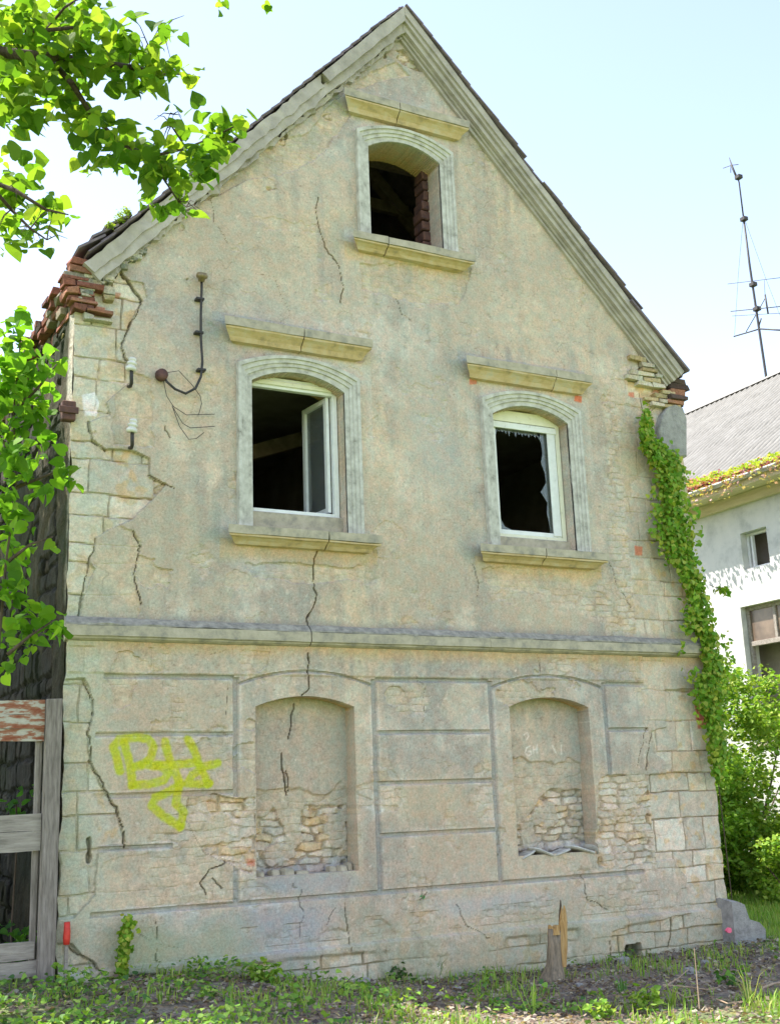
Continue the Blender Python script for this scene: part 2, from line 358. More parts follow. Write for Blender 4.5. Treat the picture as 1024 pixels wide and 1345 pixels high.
BARE = [  # plaster gone, masonry showing (outlines read off the photo, mapped to the wall plane)
 [(80, 318), (150, 322), (158, 345), (160, 360), (187, 393), (176, 415), (160, 456), (170, 480), (172, 500), (150, 520), (141, 529), (146, 545), (117, 553), (120, 576), (135, 588), (176, 591), (199, 602), (196, 626), (218, 636), (202, 655), (173, 682), (140, 695), (126, 705), (119, 739), (126, 747), (111, 783), (103, 817), (70, 817)],
 [(70, 890), (111, 891), (120, 903), (124, 935), (116, 961), (117, 993), (120, 1009), (141, 1044), (155, 1064), (165, 1111), (132, 1114), (129, 1146), (126, 1176), (97, 1205), (60, 1206)],
 [(60, 1238), (95, 1240), (110, 1258), (126, 1266), (132, 1280), (110, 1310), (60, 1310)],
 [(843, 470), (860, 474), (930, 480), (930, 560), (880, 560), (862, 525), (838, 524), (823, 520), (825, 499), (838, 490)],
 [(498, 68), (530, 64), (540, 78), (552, 84), (554, 94), (540, 92), (520, 80), (505, 76)],
 [(345, 173), (368, 165), (378, 178), (374, 190), (352, 190)], [(346, 232), (360, 236), (364, 248), (350, 250)],
 [(400, 140), (415, 132), (418, 142), (404, 156)], [(425, 150), (436, 148), (438, 158), (428, 158)],
 [(248, 1050), (283, 1043), (309, 1050), (334, 1048), (337, 1100), (333, 1150), (312, 1140), (268, 1120), (246, 1078)],
 [(789, 1017), (820, 1016), (876, 1017), (884, 1040), (890, 1128), (782, 1140), (784, 1080)],
 [(874, 905), (930, 905), (975, 1000), (990, 1210), (906, 1200), (902, 1152), (885, 1128), (884, 1060), (874, 1000), (862, 992), (856, 960), (876, 955)],
 [(797, 822), (818, 826), (816, 842), (790, 840)], [(800, 1223), (905, 1200), (990, 1195), (990, 1270), (800, 1275)],
 [(160, 300), (176, 292), (190, 296), (165, 330), (145, 345), (128, 340)],
 [(850, 700), (930, 700), (930, 832), (882, 830), (872, 780), (862, 740)],
]
GHOST = [  # thin wash over masonry: joints read through
 [(800, 520), (840, 525), (930, 560), (930, 840), (800, 840), (812, 780), (800, 700), (800, 600)],
 [(480, 348), (545, 350), (600, 372), (596, 405), (560, 392), (520, 388), (488, 378)],
 [(240, 1050), (330, 1048), (336, 1185), (240, 1195), (200, 1150), (190, 1110)],
 [(785, 1015), (880, 1015), (890, 1150), (785, 1150)],
 [(840, 890), (980, 890), (990, 1000), (860, 1010)], [(690, 745), (795, 745), (800, 810), (740, 800), (690, 770)],
 [(120, 1110), (200, 1112), (250, 1150), (240, 1195), (130, 1200)],
]
COAT = [  # top coat lost, rough under-coat showing
 [(100, 700), (150, 690), (176, 698), (185, 718), (179, 739), (176, 765), (186, 794), (178, 822), (95, 820), (112, 780), (125, 745)],
 [(340, 195), (400, 175), (440, 130), (460, 150), (430, 200), (380, 225), (320, 240), (280, 262), (250, 270), (300, 220)],
 [(470, 343), (620, 350), (604, 402), (560, 398), (520, 392), (475, 380)], [(320, 738), (480, 742), (480, 765), (410, 768), (330, 760)],
 [(630, 745), (790, 750), (780, 790), (720, 775), (640, 772)], [(395, 100), (450, 118), (520, 80), (540, 100), (480, 112), (440, 130), (400, 150)],
 [(820, 400), (880, 470), (840, 480), (830, 450)], [(130, 1130), (240, 1110), (300, 1060), (310, 1180), (140, 1195)],
 [(820, 560), (860, 550), (860, 600), (830, 640), (806, 610)], [(150, 480), (200, 500), (205, 590), (150, 585)],
]
CRACKS = [ # (pixel polyline, half width m, depth m)
 ([(423, 702), (421, 716), (412, 735), (413, 765), (416, 790), (403, 815), (402, 836)], .008, .04), ([(406, 858), (402, 880), (405, 905), (398, 916)], .006, .035),
 ([(395, 445), (391, 470)], .007, .02),
 ([(419, 256), (416, 276), (420, 305), (427, 325), (446, 350), (451, 375), (448, 400)], .005, .015),
 ([(440, 122), (425, 112), (408, 125)], .01, .03), ([(338, 150), (350, 178)], .007, .02), ([(620, 740), (628, 765), (622, 790)], .004, .01),
 ([(160, 359), (187, 393), (176, 415), (160, 456), (170, 480)], .008, .02), ([(196, 626), (231, 643)], .007, .02), ([(117, 553), (120, 576), (140, 590)], .008, .02),
 ([(272, 1172), (265, 1160), (275, 1142), (297, 1132)], .008, .02), ([(280, 1155), (292, 1168)], .007, .015), ([(205, 1205), (207, 1262)], .005, .015),
 ([(114, 895), (124, 935), (116, 961), (118, 1000), (141, 1044), (155, 1064), (165, 1112)], .006, .03),
 ([(176, 698), (185, 718), (179, 739), (176, 765), (186, 794)], .007, .02), ([(126, 705), (119, 739), (111, 783), (103, 815)], .007, .02),
 ([(119, 1100), (118, 1131)], .022, .06), ([(180, 1225), (230, 1248)], .003, .005), ([(765, 1150), (770, 1180), (800, 1195)], .005, .012),
 ([(822, 385), (836, 420), (828, 440), (843, 472)], .005, .012), ([(844, 420), (850, 445), (860, 470)], .004, .01), ([(660, 150), (700, 215)], .003, .006),
 ([(850, 955), (842, 980), (833, 1012)], .004, .01), ([(855, 960), (848, 1010)], .006, .015), ([(560, 1170), (551, 1180)], .005, .01),
 ([(600, 1190), (612, 1215), (640, 1230)], .005, .01), ([(270, 860), (330, 846)], .002, .004), ([(395, 1170), (397, 1200), (393, 1230)], .005, .01), ([(455, 1185), (458, 1250)], .005, .012),
 ([(440, 1190), (430, 1215)], .004, .01), ([(880, 1210), (876, 1245)], .01, .03), ([(796, 1235), (800, 1262)], .01, .03), ([(818, 1245), (830, 1262), (835, 1240)], .016, .05),
 ([(190, 280), (205, 300)], .005, .01), ([(278, 262), (282, 290), (300, 320)], .003, .006), ([(325, 355), (360, 365), (385, 420)], .002, .004), ([(520, 392), (527, 412), (540, 420)], .004, .008),
 ([(85, 1237), (110, 1258), (126, 1266), (132, 1280)], .01, .03), ([(640, 440), (660, 470)], .002, .003), ([(800, 740), (815, 775), (830, 800)], .003, .008), ([(215, 560), (222, 575)], .006, .01),
 ([(300, 900), (298, 940)], .002, .004), ([(540, 880), (560, 905), (555, 950)], .002, .004), ([(700, 850), (712, 888)], .003, .006), ([(500, 830), (512, 842)], .004, .008),
]
STAINS = [ # (px, py, rx m, rz m, colour, strength)
 (385, 1222, .5, .34, (.27, .30, .345), .65), (660, 1185, .9, .12, (.33, .36, .38), .5), (400, 1160, .6, .12, (.25, .29, .33), .6),
 (345, 745, .35, .1, (.34, .38, .42), .5), (690, 495, .3, .12, (.35, .42, .45), .5), (640, 495, .2, .1, (.42, .46, .44), .6), (440, 470, .2, .1, (.36, .42, .46), .4),
 (250, 1250, .6, .3, (.27, .33, .22), .5), (180, 1240, .4, .25, (.25, .31, .2), .5), (560, 1050, .5, .3, (.44, .36, .22), .35), (590, 1110, .5, .3, (.42, .33, .22), .3),
 (700, 1060, .4, .35, (.48, .37, .22), .4), (210, 930, .6, .3, (.38, .32, .24), .3), (240, 1030, .7, .3, (.41, .33, .22), .35), (420, 560, .3, .8, (.42, .41, .33), .3), (600, 420, .5, .9, (.31, .30, .26), .35),
 (300, 350, .7, .6, (.34, .32, .25), .4), (700, 350, .9, .5, (.30, .29, .26), .35), (560, 520, .5, .8, (.33, .335, .3), .35), (840, 620, .4, .9, (.42, .38, .28), .3), (860, 900, .4, .5, (.47, .42, .33), .4),
 (230, 700, .7, .5, (.37, .34, .25), .4), (560, 760, .7, .5, (.38, .35, .26), .3), (700, 800, .8, .3, (.43, .38, .28), .4), (820, 1060, .4, .5, (.46, .41, .32), .4), (580, 600, .35, .6, (.36, .38, .35), .4), (520, 300, .3, .5, (.42, .40, .3), .3),
]
def surface_colour(X, Z, bare, ghost, coat, st, seed=0):
    """returns height offset (m, towards the street) and albedo"""
    wx = X + .025 * fbm(X, Z, 4, 3, 21 + seed); wz = Z + .02 * fbm(X, Z, 3.5, 3, 31 + seed)
    dq, q1, q2 = masonry(wx, wz, 5 + seed, .15, .34, .22, .62)       # quoins
    dr, r1, r2 = rubble(X + .035 * fbm(X, Z, 7, 3, 41), Z + .03 * fbm(X, Z, 6, 3, 51), 9 + seed, .215, .072)
    qm = st
    d = np.where(qm, dq, dr); a1 = np.where(qm, q1, r1); a2 = np.where(qm, q2, r2); jw = np.where(qm, .008, .0075)
    joint = 1 - sstep(jw * .35, jw * 1.25, d)
    rough = fbm(X, Z, 16, 5, 61); bare = np.where(qm, bare, bare * (1 - .9 * sstep(.02, .14, fbm(X, Z, 4.2, 4, 65)))); coat = np.maximum(coat, np.where(qm, 0, (bare0 := bare) * 0))
    Hs = -.031 + .016 * (a1 - .5) + np.where(qm, .006, .013) * rough - .015 * joint - np.where(qm, 0, .006)
    Hp = .003 * fbm(X, Z, 1.3, 3, 71) + .0016 * fbm(X, Z, 14, 4, 81) + .0012 * fbm(X, Z, 50, 2, 75)
    Hc = -.009 + .003 * fbm(X, Z, 12, 4, 91)
    big = fbm(X, Z, .8, 4, 101); mid = fbm(X, Z, 3, 4, 111); fine = fbm(X, Z, 18, 3, 121); ver = fbm(X * 3.5, Z * .45, 1.6, 4, 131)
    P0 = np.array([.385, .36, .295]); warm = np.array([.45, .385, .265]); cool = np.array([.34, .355, .33]); dark = np.array([.265, .255, .225]); lt = np.array([.5, .48, .41])
    def mixc(c, t, k): return c * (1 - k[..., None]) + t * k[..., None]
    cp = np.broadcast_to(P0, X.shape + (3,)).copy()
    cp = mixc(cp, warm, .6 * sstep(0., .5, big + .3 * mid)); cp = mixc(cp, cool, .65 * sstep(0., .5, -big + .4 * mid))
    big2 = fbm(X * 1.2, Z * .8, .55, 5, 103); cp = mixc(cp, np.array([.27, .262, .245]), .55 * sstep(-.05, .38, big2)); cp = mixc(cp, dark, .5 * sstep(.0, .4, ver)); cp = mixc(cp, lt, .45 * sstep(.1, .45, mid))
    streak = fbm(X * 9, Z * .5, 1.3, 3, 107) * sstep(-.1, .3, fbm(X, Z, .7, 3, 109)); cp = mixc(cp, np.array([.25, .25, .23]), .45 * sstep(.05, .4, streak))
    patch = sstep(.13, .16, fbm(X, Z, 1.15, 5, 115)); cp = mixc(cp, np.array([.40, .365, .285]), .5 * patch)
    cp = cp * (1 + .14 * fine)[..., None]
    fleck = fbm(X, Z, 40, 2, 141); cp = mixc(cp, np.array([.56, .54, .48]), .5 * sstep(.6, .75, fleck)); cp = mixc(cp, np.array([.2, .18, .15]), .6 * sstep(.58, .72, -fleck))
    cs = np.array([.52, .49, .40]) * (1 - a2[..., None]) + np.array([.39, .375, .32]) * a2[..., None]
    cs = mixc(cs, np.array([.5, .39, .21]), np.where(qm, .35 * (a1 > .85), .6 * (a1 > .78))); cs = mixc(cs, np.array([.58, .555, .48]), .6 * ((a2 > .4) & (a2 < .62))); cs = mixc(cs, np.array([.46, .33, .14]), .5 * sstep(.15, .4, fbm(X, Z, 9, 3, 67)))
    cs = cs * (1 + .22 * rough)[..., None]
    cs = mixc(cs, np.array([.17, .14, .085]), .8 * joint * (.25 + .75 * sstep(-.35, .25, mid)) * np.where(qm, 1, .75))
    cc = mixc(np.broadcast_to(np.array([.43, .385, .29]), X.shape + (3,)).copy(), np.array([.34, .32, .26]), sstep(-.2, .4, mid)) * (1 + .25 * fine)[..., None]
    H = Hp; C_ = cp
    g = ghost * .75; H = H * (1 - g) + (Hs * .6 + .002) * g; C_ = C_ * (1 - .55 * ghost[..., None]) + cs * .55 * ghost[..., None]
    H = H * (1 - coat) + (Hc + .25 * Hs * 1) * coat; C_ = mixc(C_, cc, .8 * coat)
    H = H * (1 - bare) + Hs * bare; C_ = C_ * (1 - bare[..., None]) + cs * bare[..., None]
    return H, C_
def build_facade():
    nx = int(round(HW / G)) + 1; nz = int(round((AZp + .02) / G)) + 1
    x = np.arange(nx) * G; z = np.arange(nz) * G - .15
    nz = int(round((AZp + .17) / G)) + 1; z = np.arange(nz) * G - .15
    X, Z = np.meshgrid(x, z)
    wob = .05 * fbm(X, Z, 3, 4, 11) + .02 * fbm(X, Z, 14, 3, 12)
    def mask(polys, soft, w=1.0, lim=None):
        m = np.zeros(X.shape)
        for p in polys:
            q = [fx(*a) for a in p]; qx = [a[0] for a in q]; qz = [a[1] for a in q]
            i0, i1 = np.searchsorted(x, [min(qx) - .2, max(qx) + .2]); j0, j1 = np.searchsorted(z, [min(qz) - .2, max(qz) + .2])
            if i1 <= i0 or j1 <= j0: continue
            s = (slice(j0, j1), slice(i0, i1)); d = poly_sd(X[s], Z[s], q) + w * wob[s]
            m[s] = np.maximum(m[s], 1 - sstep(-soft, soft, d))
        return m
    bare = mask(BARE, .006, .45); ghost = mask(GHOST, .12, 2.0); coat = mask(COAT, .008, 1.0)
    # random small losses
    rnd = fbm(X, Z, 1.9, 5, 151); coat = np.maximum(coat, .9 * sstep(.42, .435, rnd) * (Z > .9) * (.35 + .65 * ((X < 1.3) | (X > 5.8) | (Z < 3))))
    rnd2 = fbm(X, Z, 2.4, 5, 161) - .12 * (Z > 3) ; ghost = np.maximum(ghost, .7 * sstep(.22, .4, rnd2 + .25 * (Z < .62)))
    plinth = sstep(.34, .30, Z + .03 * fbm(X, Z, 2, 4, 171)); bare = np.maximum(bare, plinth * sstep(-.15, .05, fbm(X, Z, 1.5, 4, 181) + .15))
    quoin = ((X < .75) | (X > 6.15) | (Z < .45))
    H, C_ = surface_colour(X, Z, bare, ghost, coat, quoin)
    def mixc(c, t, k): return c * (1 - k[..., None]) + np.array(t) * k[..., None]
    # plinth steps out
    H = H + .05 * sstep(.40, .375, Z + .012 * fbm(X, Z, 3, 3, 191)) * (bare < 2)
    # channelled panels of the ground floor
    def inrect(x0, x1, z0, z1): return (X > x0) & (X < x1) & (Z > z0) & (Z < z1)
    gr = np.full(X.shape, 9.)
    def hgroove(zc, x0, x1, tilt=0):
        nonlocal gr
        m = (X > x0) & (X < x1) & (np.abs(Z - zc) < .1); gr = np.where(m, np.minimum(gr, np.abs(Z - zc - .006 * fbm(X, Z, 2, 3, 201))), gr)
    for zc in (2.755, 2.26, 1.755, 1.33): hgroove(zc, .32 if zc > 2.7 else .26, 1.50 if zc > 1.5 else .95)
    for zc in (2.755, 2.255, 1.785, 1.315): hgroove(zc, 2.92, 4.20)
    for zc in (2.745, 2.265): hgroove(zc, 5.66, 6.2)
    hgroove(.815, .25, 6.0)
    for gx, z0 in ((1.515, .81), (2.905, .81), (4.215, .81), (5.64, 1.79)):
        m = (np.abs(X - gx) < .1) & (Z > z0) & (Z < 2.76); m &= ~((gx < 1.6) & (Z > 1.12) & (Z < 1.72))
        gr = np.where(m, np.minimum(gr, np.abs(X - gx) * .72), gr)
    for (x0, x1) in ((1.515, 2.905), (4.215, 5.64)):
        m = (X > x0) & (X < x1); az = arch_z(X, x0, x1, 2.69, 2.82); gr = np.where(m & (np.abs(Z - az) < .1), np.minimum(gr, np.abs(Z - az) * 1.6), gr)
    gm = (1 - sstep(.012, .024, gr)) * (1 - .8 * bare)
    H = H - .026 * gm; C_ = mixc(C_, (.22, .25, .26), .6 * gm)
    C_ = mixc(C_, (.52, .53, .5), .5 * sstep(.055, .02, gr) * (1 - gm) * (1 - bare) * sstep(-.1, .3, fbm(X, Z, 5, 3, 203)))
    # fascia between string course and panels
    H = H + .012 * sstep(2.775, 2.785, Z) * sstep(3.1, 3.08, Z) * ((X < 6.2))
    # cracks and a plinth hole, dug in, the shade of their depth painted
    for pl, w, dp in CRACKS:
        q = [fx(*a) for a in pl]; qx = [a[0] for a in q]; qz = [a[1] for a in q]
        i0, i1 = np.searchsorted(x, [min(qx) - .15, max(qx) + .15]); j0, j1 = np.searchsorted(z, [min(qz) - .15, max(qz) + .15])
        if i1 <= i0 or j1 <= j0: continue
        s = (slice(j0, j1), slice(i0, i1)); xx = X[s] + .03 * fbm(X[s], Z[s], 9, 3, 211); zz = Z[s] + .03 * fbm(X[s], Z[s], 9, 3, 221)
        d = seg_dist(xx, zz, q) / (.5 + .7 * vnoise(X[s] * 7, Z[s] * 7, 225)); k = 1 - sstep(w * .5, w * 1.2, d); H[s] -= dp * k
        C_[s] = mixc(C_[s], (.05, .042, .03), .8 * k); k2 = (1 - sstep(w, w * 4, d)) * (1 - k); C_[s] = mixc(C_[s], (.38, .34, .2), .25 * k2)
    q = [fx(*a) for a in [(820, 1243), (838, 1240), (842, 1262), (822, 1268)]]; k = 1 - sstep(-.01, .01, poly_sd(X, Z, q) + .3 * wob); H -= .14 * k; C_ = mixc(C_, (.05, .045, .04), .8 * k)
    hair = np.abs(fbm(X, Z, 1.4, 5, 231)); k = (1 - sstep(.004, .011, hair)) * sstep(.05, .3, fbm(X, Z, .9, 2, 241)); k *= .55; H -= .006 * k; C_ = mixc(C_, (.15, .13, .10), .6 * k)
    hair = np.abs(fbm(X, Z, 3.4, 4, 251)); k = (1 - sstep(.004, .012, hair)) * sstep(.1, .35, fbm(X, Z, 1.3, 2, 261)); k *= .6; H -= .003 * k; C_ = mixc(C_, (.2, .18, .13), .45 * k)
    # edges of lost plaster gather dirt
    e = bare * (1 - bare) * 4; C_ = mixc(C_, (.10, .10, .06), .7 * np.clip(e, 0, 1) * (.4 + .6 * (X < 1.5)))
    # stains
    for (px, py, rx, rz, c, s_) in STAINS + [(886, 560, .13, .34, (.34, .34, .35), 1.0)]:
        a, b = fx(px, py); dd = np.hypot((X - a) / rx, (Z - b) / rz) + .45 * fbm(X, Z, 2.5, 4, 271); C_ = mixc(C_, c, s_ * (1 - sstep(.3, 1.2, dd)))
    nn = fbm(X, Z, 2.2, 4, 281)
    # soot and dirt on ledges, painted ochre bounce light below string course, algae at the foot and the left corner
    C_ = mixc(C_, (.17, .175, .18), .6 * sstep(3.34, 3.24, Z + .03 * nn) * sstep(3.2, 3.22, Z))
    C_ = mixc(C_, (.42, .30, .12), .55 * sstep(2.9, 3.04, Z + .06 * nn) * (Z < 3.1))
    for h in HOLES:
        for ex in (h['x0'] - .22, h['x1'] + .22, (h['x0'] + h['x1']) / 2):
            for zt in (h['z0'] - .12, h['zc'] + .30):
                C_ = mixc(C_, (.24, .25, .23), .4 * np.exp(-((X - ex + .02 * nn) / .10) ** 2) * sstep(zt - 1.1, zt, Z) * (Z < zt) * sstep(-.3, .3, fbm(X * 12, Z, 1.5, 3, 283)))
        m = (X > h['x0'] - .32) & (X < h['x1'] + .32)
        C_ = mixc(C_, (.44, .33, .15), .5 * m * sstep(h['z0'] - .34, h['z0'] - .2, Z + .06 * nn) * (Z < h['z0'] - .1))  # ochre bounce light painted under sills and hoods
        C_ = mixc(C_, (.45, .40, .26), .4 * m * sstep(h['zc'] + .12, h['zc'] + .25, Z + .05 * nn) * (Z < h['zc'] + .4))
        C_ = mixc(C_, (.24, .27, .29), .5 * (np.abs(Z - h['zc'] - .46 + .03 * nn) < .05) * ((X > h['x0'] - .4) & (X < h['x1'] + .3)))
        C_ = mixc(C_, (.22, .27, .25), .5 * (1 - sstep(.05, .3, np.hypot(X - (h['x0'] - .3), Z - h['z0'] + .02) + .05 * nn)))  # teal shade painted at the left ends of sills and hoods
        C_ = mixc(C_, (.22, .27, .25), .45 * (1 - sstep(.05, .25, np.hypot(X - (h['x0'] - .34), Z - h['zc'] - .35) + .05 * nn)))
        C_ = mixc(C_, (.46, .47, .43), .35 * m * (Z > h['z0'] - .1) * (Z < h['zc'] + .2) * sstep(-.2, .3, nn))
    C_ = mixc(C_, (.21, .255, .16), .5 * sstep(.75, .0, Z + .35 * nn)); C_ = mixc(C_, (.24, .30, .20), .5 * sstep(.4, .0, X + .12 * nn) * sstep(3.6, 2.8, Z + .3 * nn))
    C_ = mixc(C_, (.38, .42, .34), .4 * sstep(.5, .2, X + .15 * nn))
    # pale mortar patch, red bricks let into the wall
    for poly, c, k0 in (([(109, 518), (126, 514), (132, 528), (128, 546), (112, 545)], (.62, .63, .62), .9), ([(616, 497), (626, 497), (626, 505), (616, 505)], (.42, .13, .06), .8), ([(754, 519), (764, 520), (763, 529), (753, 527)], (.45, .13, .06), .9),
                        ([(833, 716), (844, 718), (844, 730), (834, 729)], (.45, .17, .1), .9), ([(914, 925), (930, 925), (932, 955), (918, 957)], (.48, .16, .1), .9), ([(875, 520), (900, 515), (900, 524), (876, 528)], (.35, .1, .06), .8),
                        ([(826, 514), (834, 514), (834, 522), (826, 522)], (.45, .16, .1), .8), ([(326, 1128), (336, 1128), (336, 1138), (326, 1138)], (.5, .2, .13), .7), ([(115, 350), (150, 355), (149, 363), (115, 360)], (.36, .11, .07), .9),
                        ([(95, 395), (140, 402), (138, 410), (95, 405)], (.34, .12, .07), .8), ([(110, 375), (160, 384), (158, 390), (110, 381)], (.36, .15, .08), .7), ([(860, 508), (895, 512), (893, 520), (858, 516)], (.36, .13, .08), .7)):
        q = [fx(*a) for a in poly]; d = poly_sd(X, Z, q) + .15 * wob; k = 1 - sstep(-.006, .006, d); C_ = mixc(C_, c, k0 * k); H += .004 * k
    # graffiti
    def Gp(L): return [fx(60 + a * .2539, 880 + b * .2539) for a, b in L]
    strokes = [[(385, 525), (372, 460), (350, 395), (385, 360), (470, 348), (535, 355), (560, 400), (545, 455), (500, 490)], [(405, 375), (425, 440), (440, 520), (450, 595)],
               [(450, 595), (540, 590), (610, 570), (635, 535), (600, 500), (520, 490), (470, 500)], [(620, 370), (635, 430), (660, 500), (685, 560), (690, 620), (672, 690), (720, 735), (700, 810)],
               [(700, 812), (610, 755), (550, 700), (572, 660), (640, 630), (700, 590)], [(738, 358), (770, 410), (795, 480), (845, 590)], [(845, 588), (735, 588), (760, 545), (820, 500), (895, 482)], [(580, 492), (680, 488), (790, 478)]]
    ad = .82 + .18 * sstep(-.5, .0, fbm(X, Z, 30, 2, 291))
    for s_ in strokes:
        d = seg_dist(X, Z, Gp(s_)) + .008 * fbm(X, Z, 25, 3, 301); k = (1 - sstep(.026, .049, d)) * ad; C_ = mixc(C_, (.38, .43, .02), .9 * k)
    for s_ in ([(598, 498), (608, 520)], ):
        pass
    # keep mask
    zr = rake_z(x); jr = np.floor((zr - z[0]) / G + 1e-6).astype(int)
    keep = np.zeros((nz - 1, nx - 1), bool)
    for i in range(nx - 1): keep[:max(jr[i], jr[i + 1]), i] = True
    jt = {}
    for hq in HOLES + NICHE:
        i0 = int(round(hq['x0'] / G)); i1 = int(round(hq['x1'] / G)); j0 = int(round((hq['z0'] - z[0]) / G))
        az = arch_z(x[i0:i1 + 1], hq['x0'], hq['x1'], hq['zs'], hq['zc']); ja = np.round((az - z[0]) / G).astype(int)
        for i in range(i0, i1):
            keep[j0:min(ja[i - i0], ja[i + 1 - i0]), i] = False
        for i in range(i0, i1 + 1):
            Z[ja[i - i0], i] = az[i - i0]
    for i in range(nx):
        jj = min(max(jr[i], 0), nz - 1); 
        if jj + 1 < nz: Z[jj + 1:, i] = np.minimum(Z[jj + 1:, i], zr[i])
        Z[jj, i] = min(Z[jj, i], zr[i])
    # ragged corners
    edgecut = .03 * np.maximum(fbm(X * 0, Z, 5, 4, 311), -.2)
    Xd = X.copy(); Xd[:, 0:3] += np.clip(edgecut[:, 0:3], -.005, .02); Xd[:, -4:] += (.05 * fbm(X, Z, 1.6, 4, 321))[:, -4:] * 0
    bulge = .05 * fbm(np.full(X.shape, 9.), Z, 1.3, 4, 331) + .02 * fbm(np.full(X.shape, 9.), Z, 7, 3, 341)
    Xd += bulge * sstep(6.9, 7.1, X); Xd -= 0
    V = np.stack([Xd, -H, Z], 2).reshape(-1, 3)
    idx = np.arange(nx * nz).reshape(nz, nx)
    J, I = np.nonzero(keep)
    Fq = np.stack([idx[J, I], idx[J, I + 1], idx[J + 1, I + 1], idx[J + 1, I]], 1)
    # skirts to the back at every boundary
    pad = np.pad(keep, 1); sk = []
    a = pad[1:-1, 1:-1]
    def edge(nb, f0, f1):
        Jn, In = np.nonzero(a & ~nb); return np.stack([f0(Jn, In), f1(Jn, In)], 1)
    E_ = [edge(pad[:-2, 1:-1], lambda j, i: idx[j, i], lambda j, i: idx[j, i + 1]), edge(pad[2:, 1:-1], lambda j, i: idx[j + 1, i + 1], lambda j, i: idx[j + 1, i]),
          edge(pad[1:-1, :-2], lambda j, i: idx[j + 1, i], lambda j, i: idx[j, i]), edge(pad[1:-1, 2:], lambda j, i: idx[j, i + 1], lambda j, i: idx[j + 1, i + 1])]
    E_ = np.concatenate(E_)
    uv = np.unique(E_); remap = np.full(len(V), -1); remap[uv] = np.arange(len(uv)) + len(V)
    BV = V[uv].copy(); dep = np.full(len(uv), .16)
    for hq in HOLES:
        m = (BV[:, 0] > hq['x0'] - .02) & (BV[:, 0] < hq['x1'] + .02) & (BV[:, 2] > hq['z0'] - .02) & (BV[:, 2] < hq['zc'] + .02); dep[m] = .42
    for hq in NICHE:
        m = (BV[:, 0] > hq['x0'] - .02) & (BV[:, 0] < hq['x1'] + .02) & (BV[:, 2] > hq['z0'] - .02) & (BV[:, 2] < hq['zc'] + .02); dep[m] = .24
    BV[:, 1] = dep + .004 * RNG.normal(size=len(uv))
    CC = C_.reshape(-1, 3); BC = CC[uv] * .92
    for hq in HOLES + NICHE:
        m = (V[uv][:, 0] > hq['x0'] - .02) & (V[uv][:, 0] < hq['x1'] + .02) & (V[uv][:, 2] > hq['zs'] - .03) & (V[uv][:, 2] < hq['zc'] + .02); BC[m] = np.array([.42, .30, .13])  # arch soffits tinted ochre for bounce light
    V2 = np.concatenate([V, BV]); C2 = np.concatenate([CC, BC])
    Fs = np.stack([E_[:, 1], E_[:, 0], remap[E_[:, 0]], remap[E_[:, 1]]], 1)
    # drop unused vertices
    allF = np.concatenate([Fq, Fs]); used = np.unique(allF); rm = np.full(len(V2), -1); rm[used] = np.arange(len(used))
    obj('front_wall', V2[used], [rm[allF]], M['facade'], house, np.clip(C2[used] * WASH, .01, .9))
    # blind window backs
    for ni, hq in enumerate(NICHE):
        gx = np.arange(hq['x0'] - .04, hq['x1'] + .041, G); gz = np.arange(hq['z0'] - .04, hq['zc'] + .04, G); X2, Z2 = np.meshgrid(gx, gz)
        w2 = .09 * fbm(X2, Z2, 3, 4, 351 + ni)
        if ni == 0: b = sstep(-.01, .01, 1.62 - .12 * sstep(.5, 0, X2 - hq['x0']) + w2 - Z2)
        else: b = sstep(-.01, .01, (1.33 + .30 * sstep(.15, .6, X2 - hq['x0'])) + w2 - Z2)
        ct = sstep(-.01, .01, (2.0 if ni else 1.75) + w2 * 2 - Z2)
        Hn, Cn = surface_colour(X2, Z2, b, np.zeros_like(b), ct * .9, np.zeros(X2.shape, bool), seed=3)
        if ni == 0:
            for pl, w, dp in (([(386, 925), (379, 970)], .005, .02), ([(370, 990), (370, 1012), (378, 1045)], .006, .03), ([(374, 1012), (381, 1040)], .004, .02)):
                q = [fx(*p_, .2) for p_ in pl]; k = 1 - sstep(w * .6, w * 1.3, seg_dist(X2 + .02 * fbm(X2, Z2, 9, 3, 5), Z2, q)); Hn -= dp * k; Cn = mixc(Cn, (.05, .042, .03), .8 * k)  # niche cracks dug in, shade of their depth painted dark
        else:
            def Np(L): return [fx(500 + u * .3125, 820 + v * .3125, .2) for u, v in L]
            for s_ in ([(628, 512), (612, 518), (607, 540), (618, 554), (632, 545), (630, 534), (618, 534)], [(640, 515), (642, 545)], [(656, 505), (655, 540)], [(640, 528), (657, 524)], [(600, 465), (615, 455), (622, 470), (612, 485)], [(757, 510), (758, 545)], [(720, 510), (735, 540)]):
                k = 1 - sstep(.004, .011, seg_dist(X2, Z2, Np(s_))); Cn = mixc(Cn, (.62, .62, .58), .65 * k)
        Cn = mixc(Cn, (.25, .31, .29), .45 * sstep(.3, .0, hq['x1'] - X2 + .1 * w2) ); Cn = mixc(Cn, (.27, .28, .18), .5 * sstep(-.2, 0, Z2 - hq['zc'] + w2))  # blue-green shading painted on the right, olive towards the arch
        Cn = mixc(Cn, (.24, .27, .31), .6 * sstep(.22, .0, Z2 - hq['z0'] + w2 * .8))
        V3 = np.stack([X2, .2 - Hn * 1.3, Z2], 2).reshape(-1, 3); r, c = X2.shape; id2 = np.arange(r * c).reshape(r, c)
        Fn = np.stack([id2[:-1, :-1], id2[:-1, 1:], id2[1:, 1:], id2[1:, :-1]], 2).reshape(-1, 4)
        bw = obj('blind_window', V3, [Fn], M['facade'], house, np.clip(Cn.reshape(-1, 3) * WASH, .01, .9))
        sm = MB(); rr = random.Random(ni + 3); xq = hq['x0'] + .02
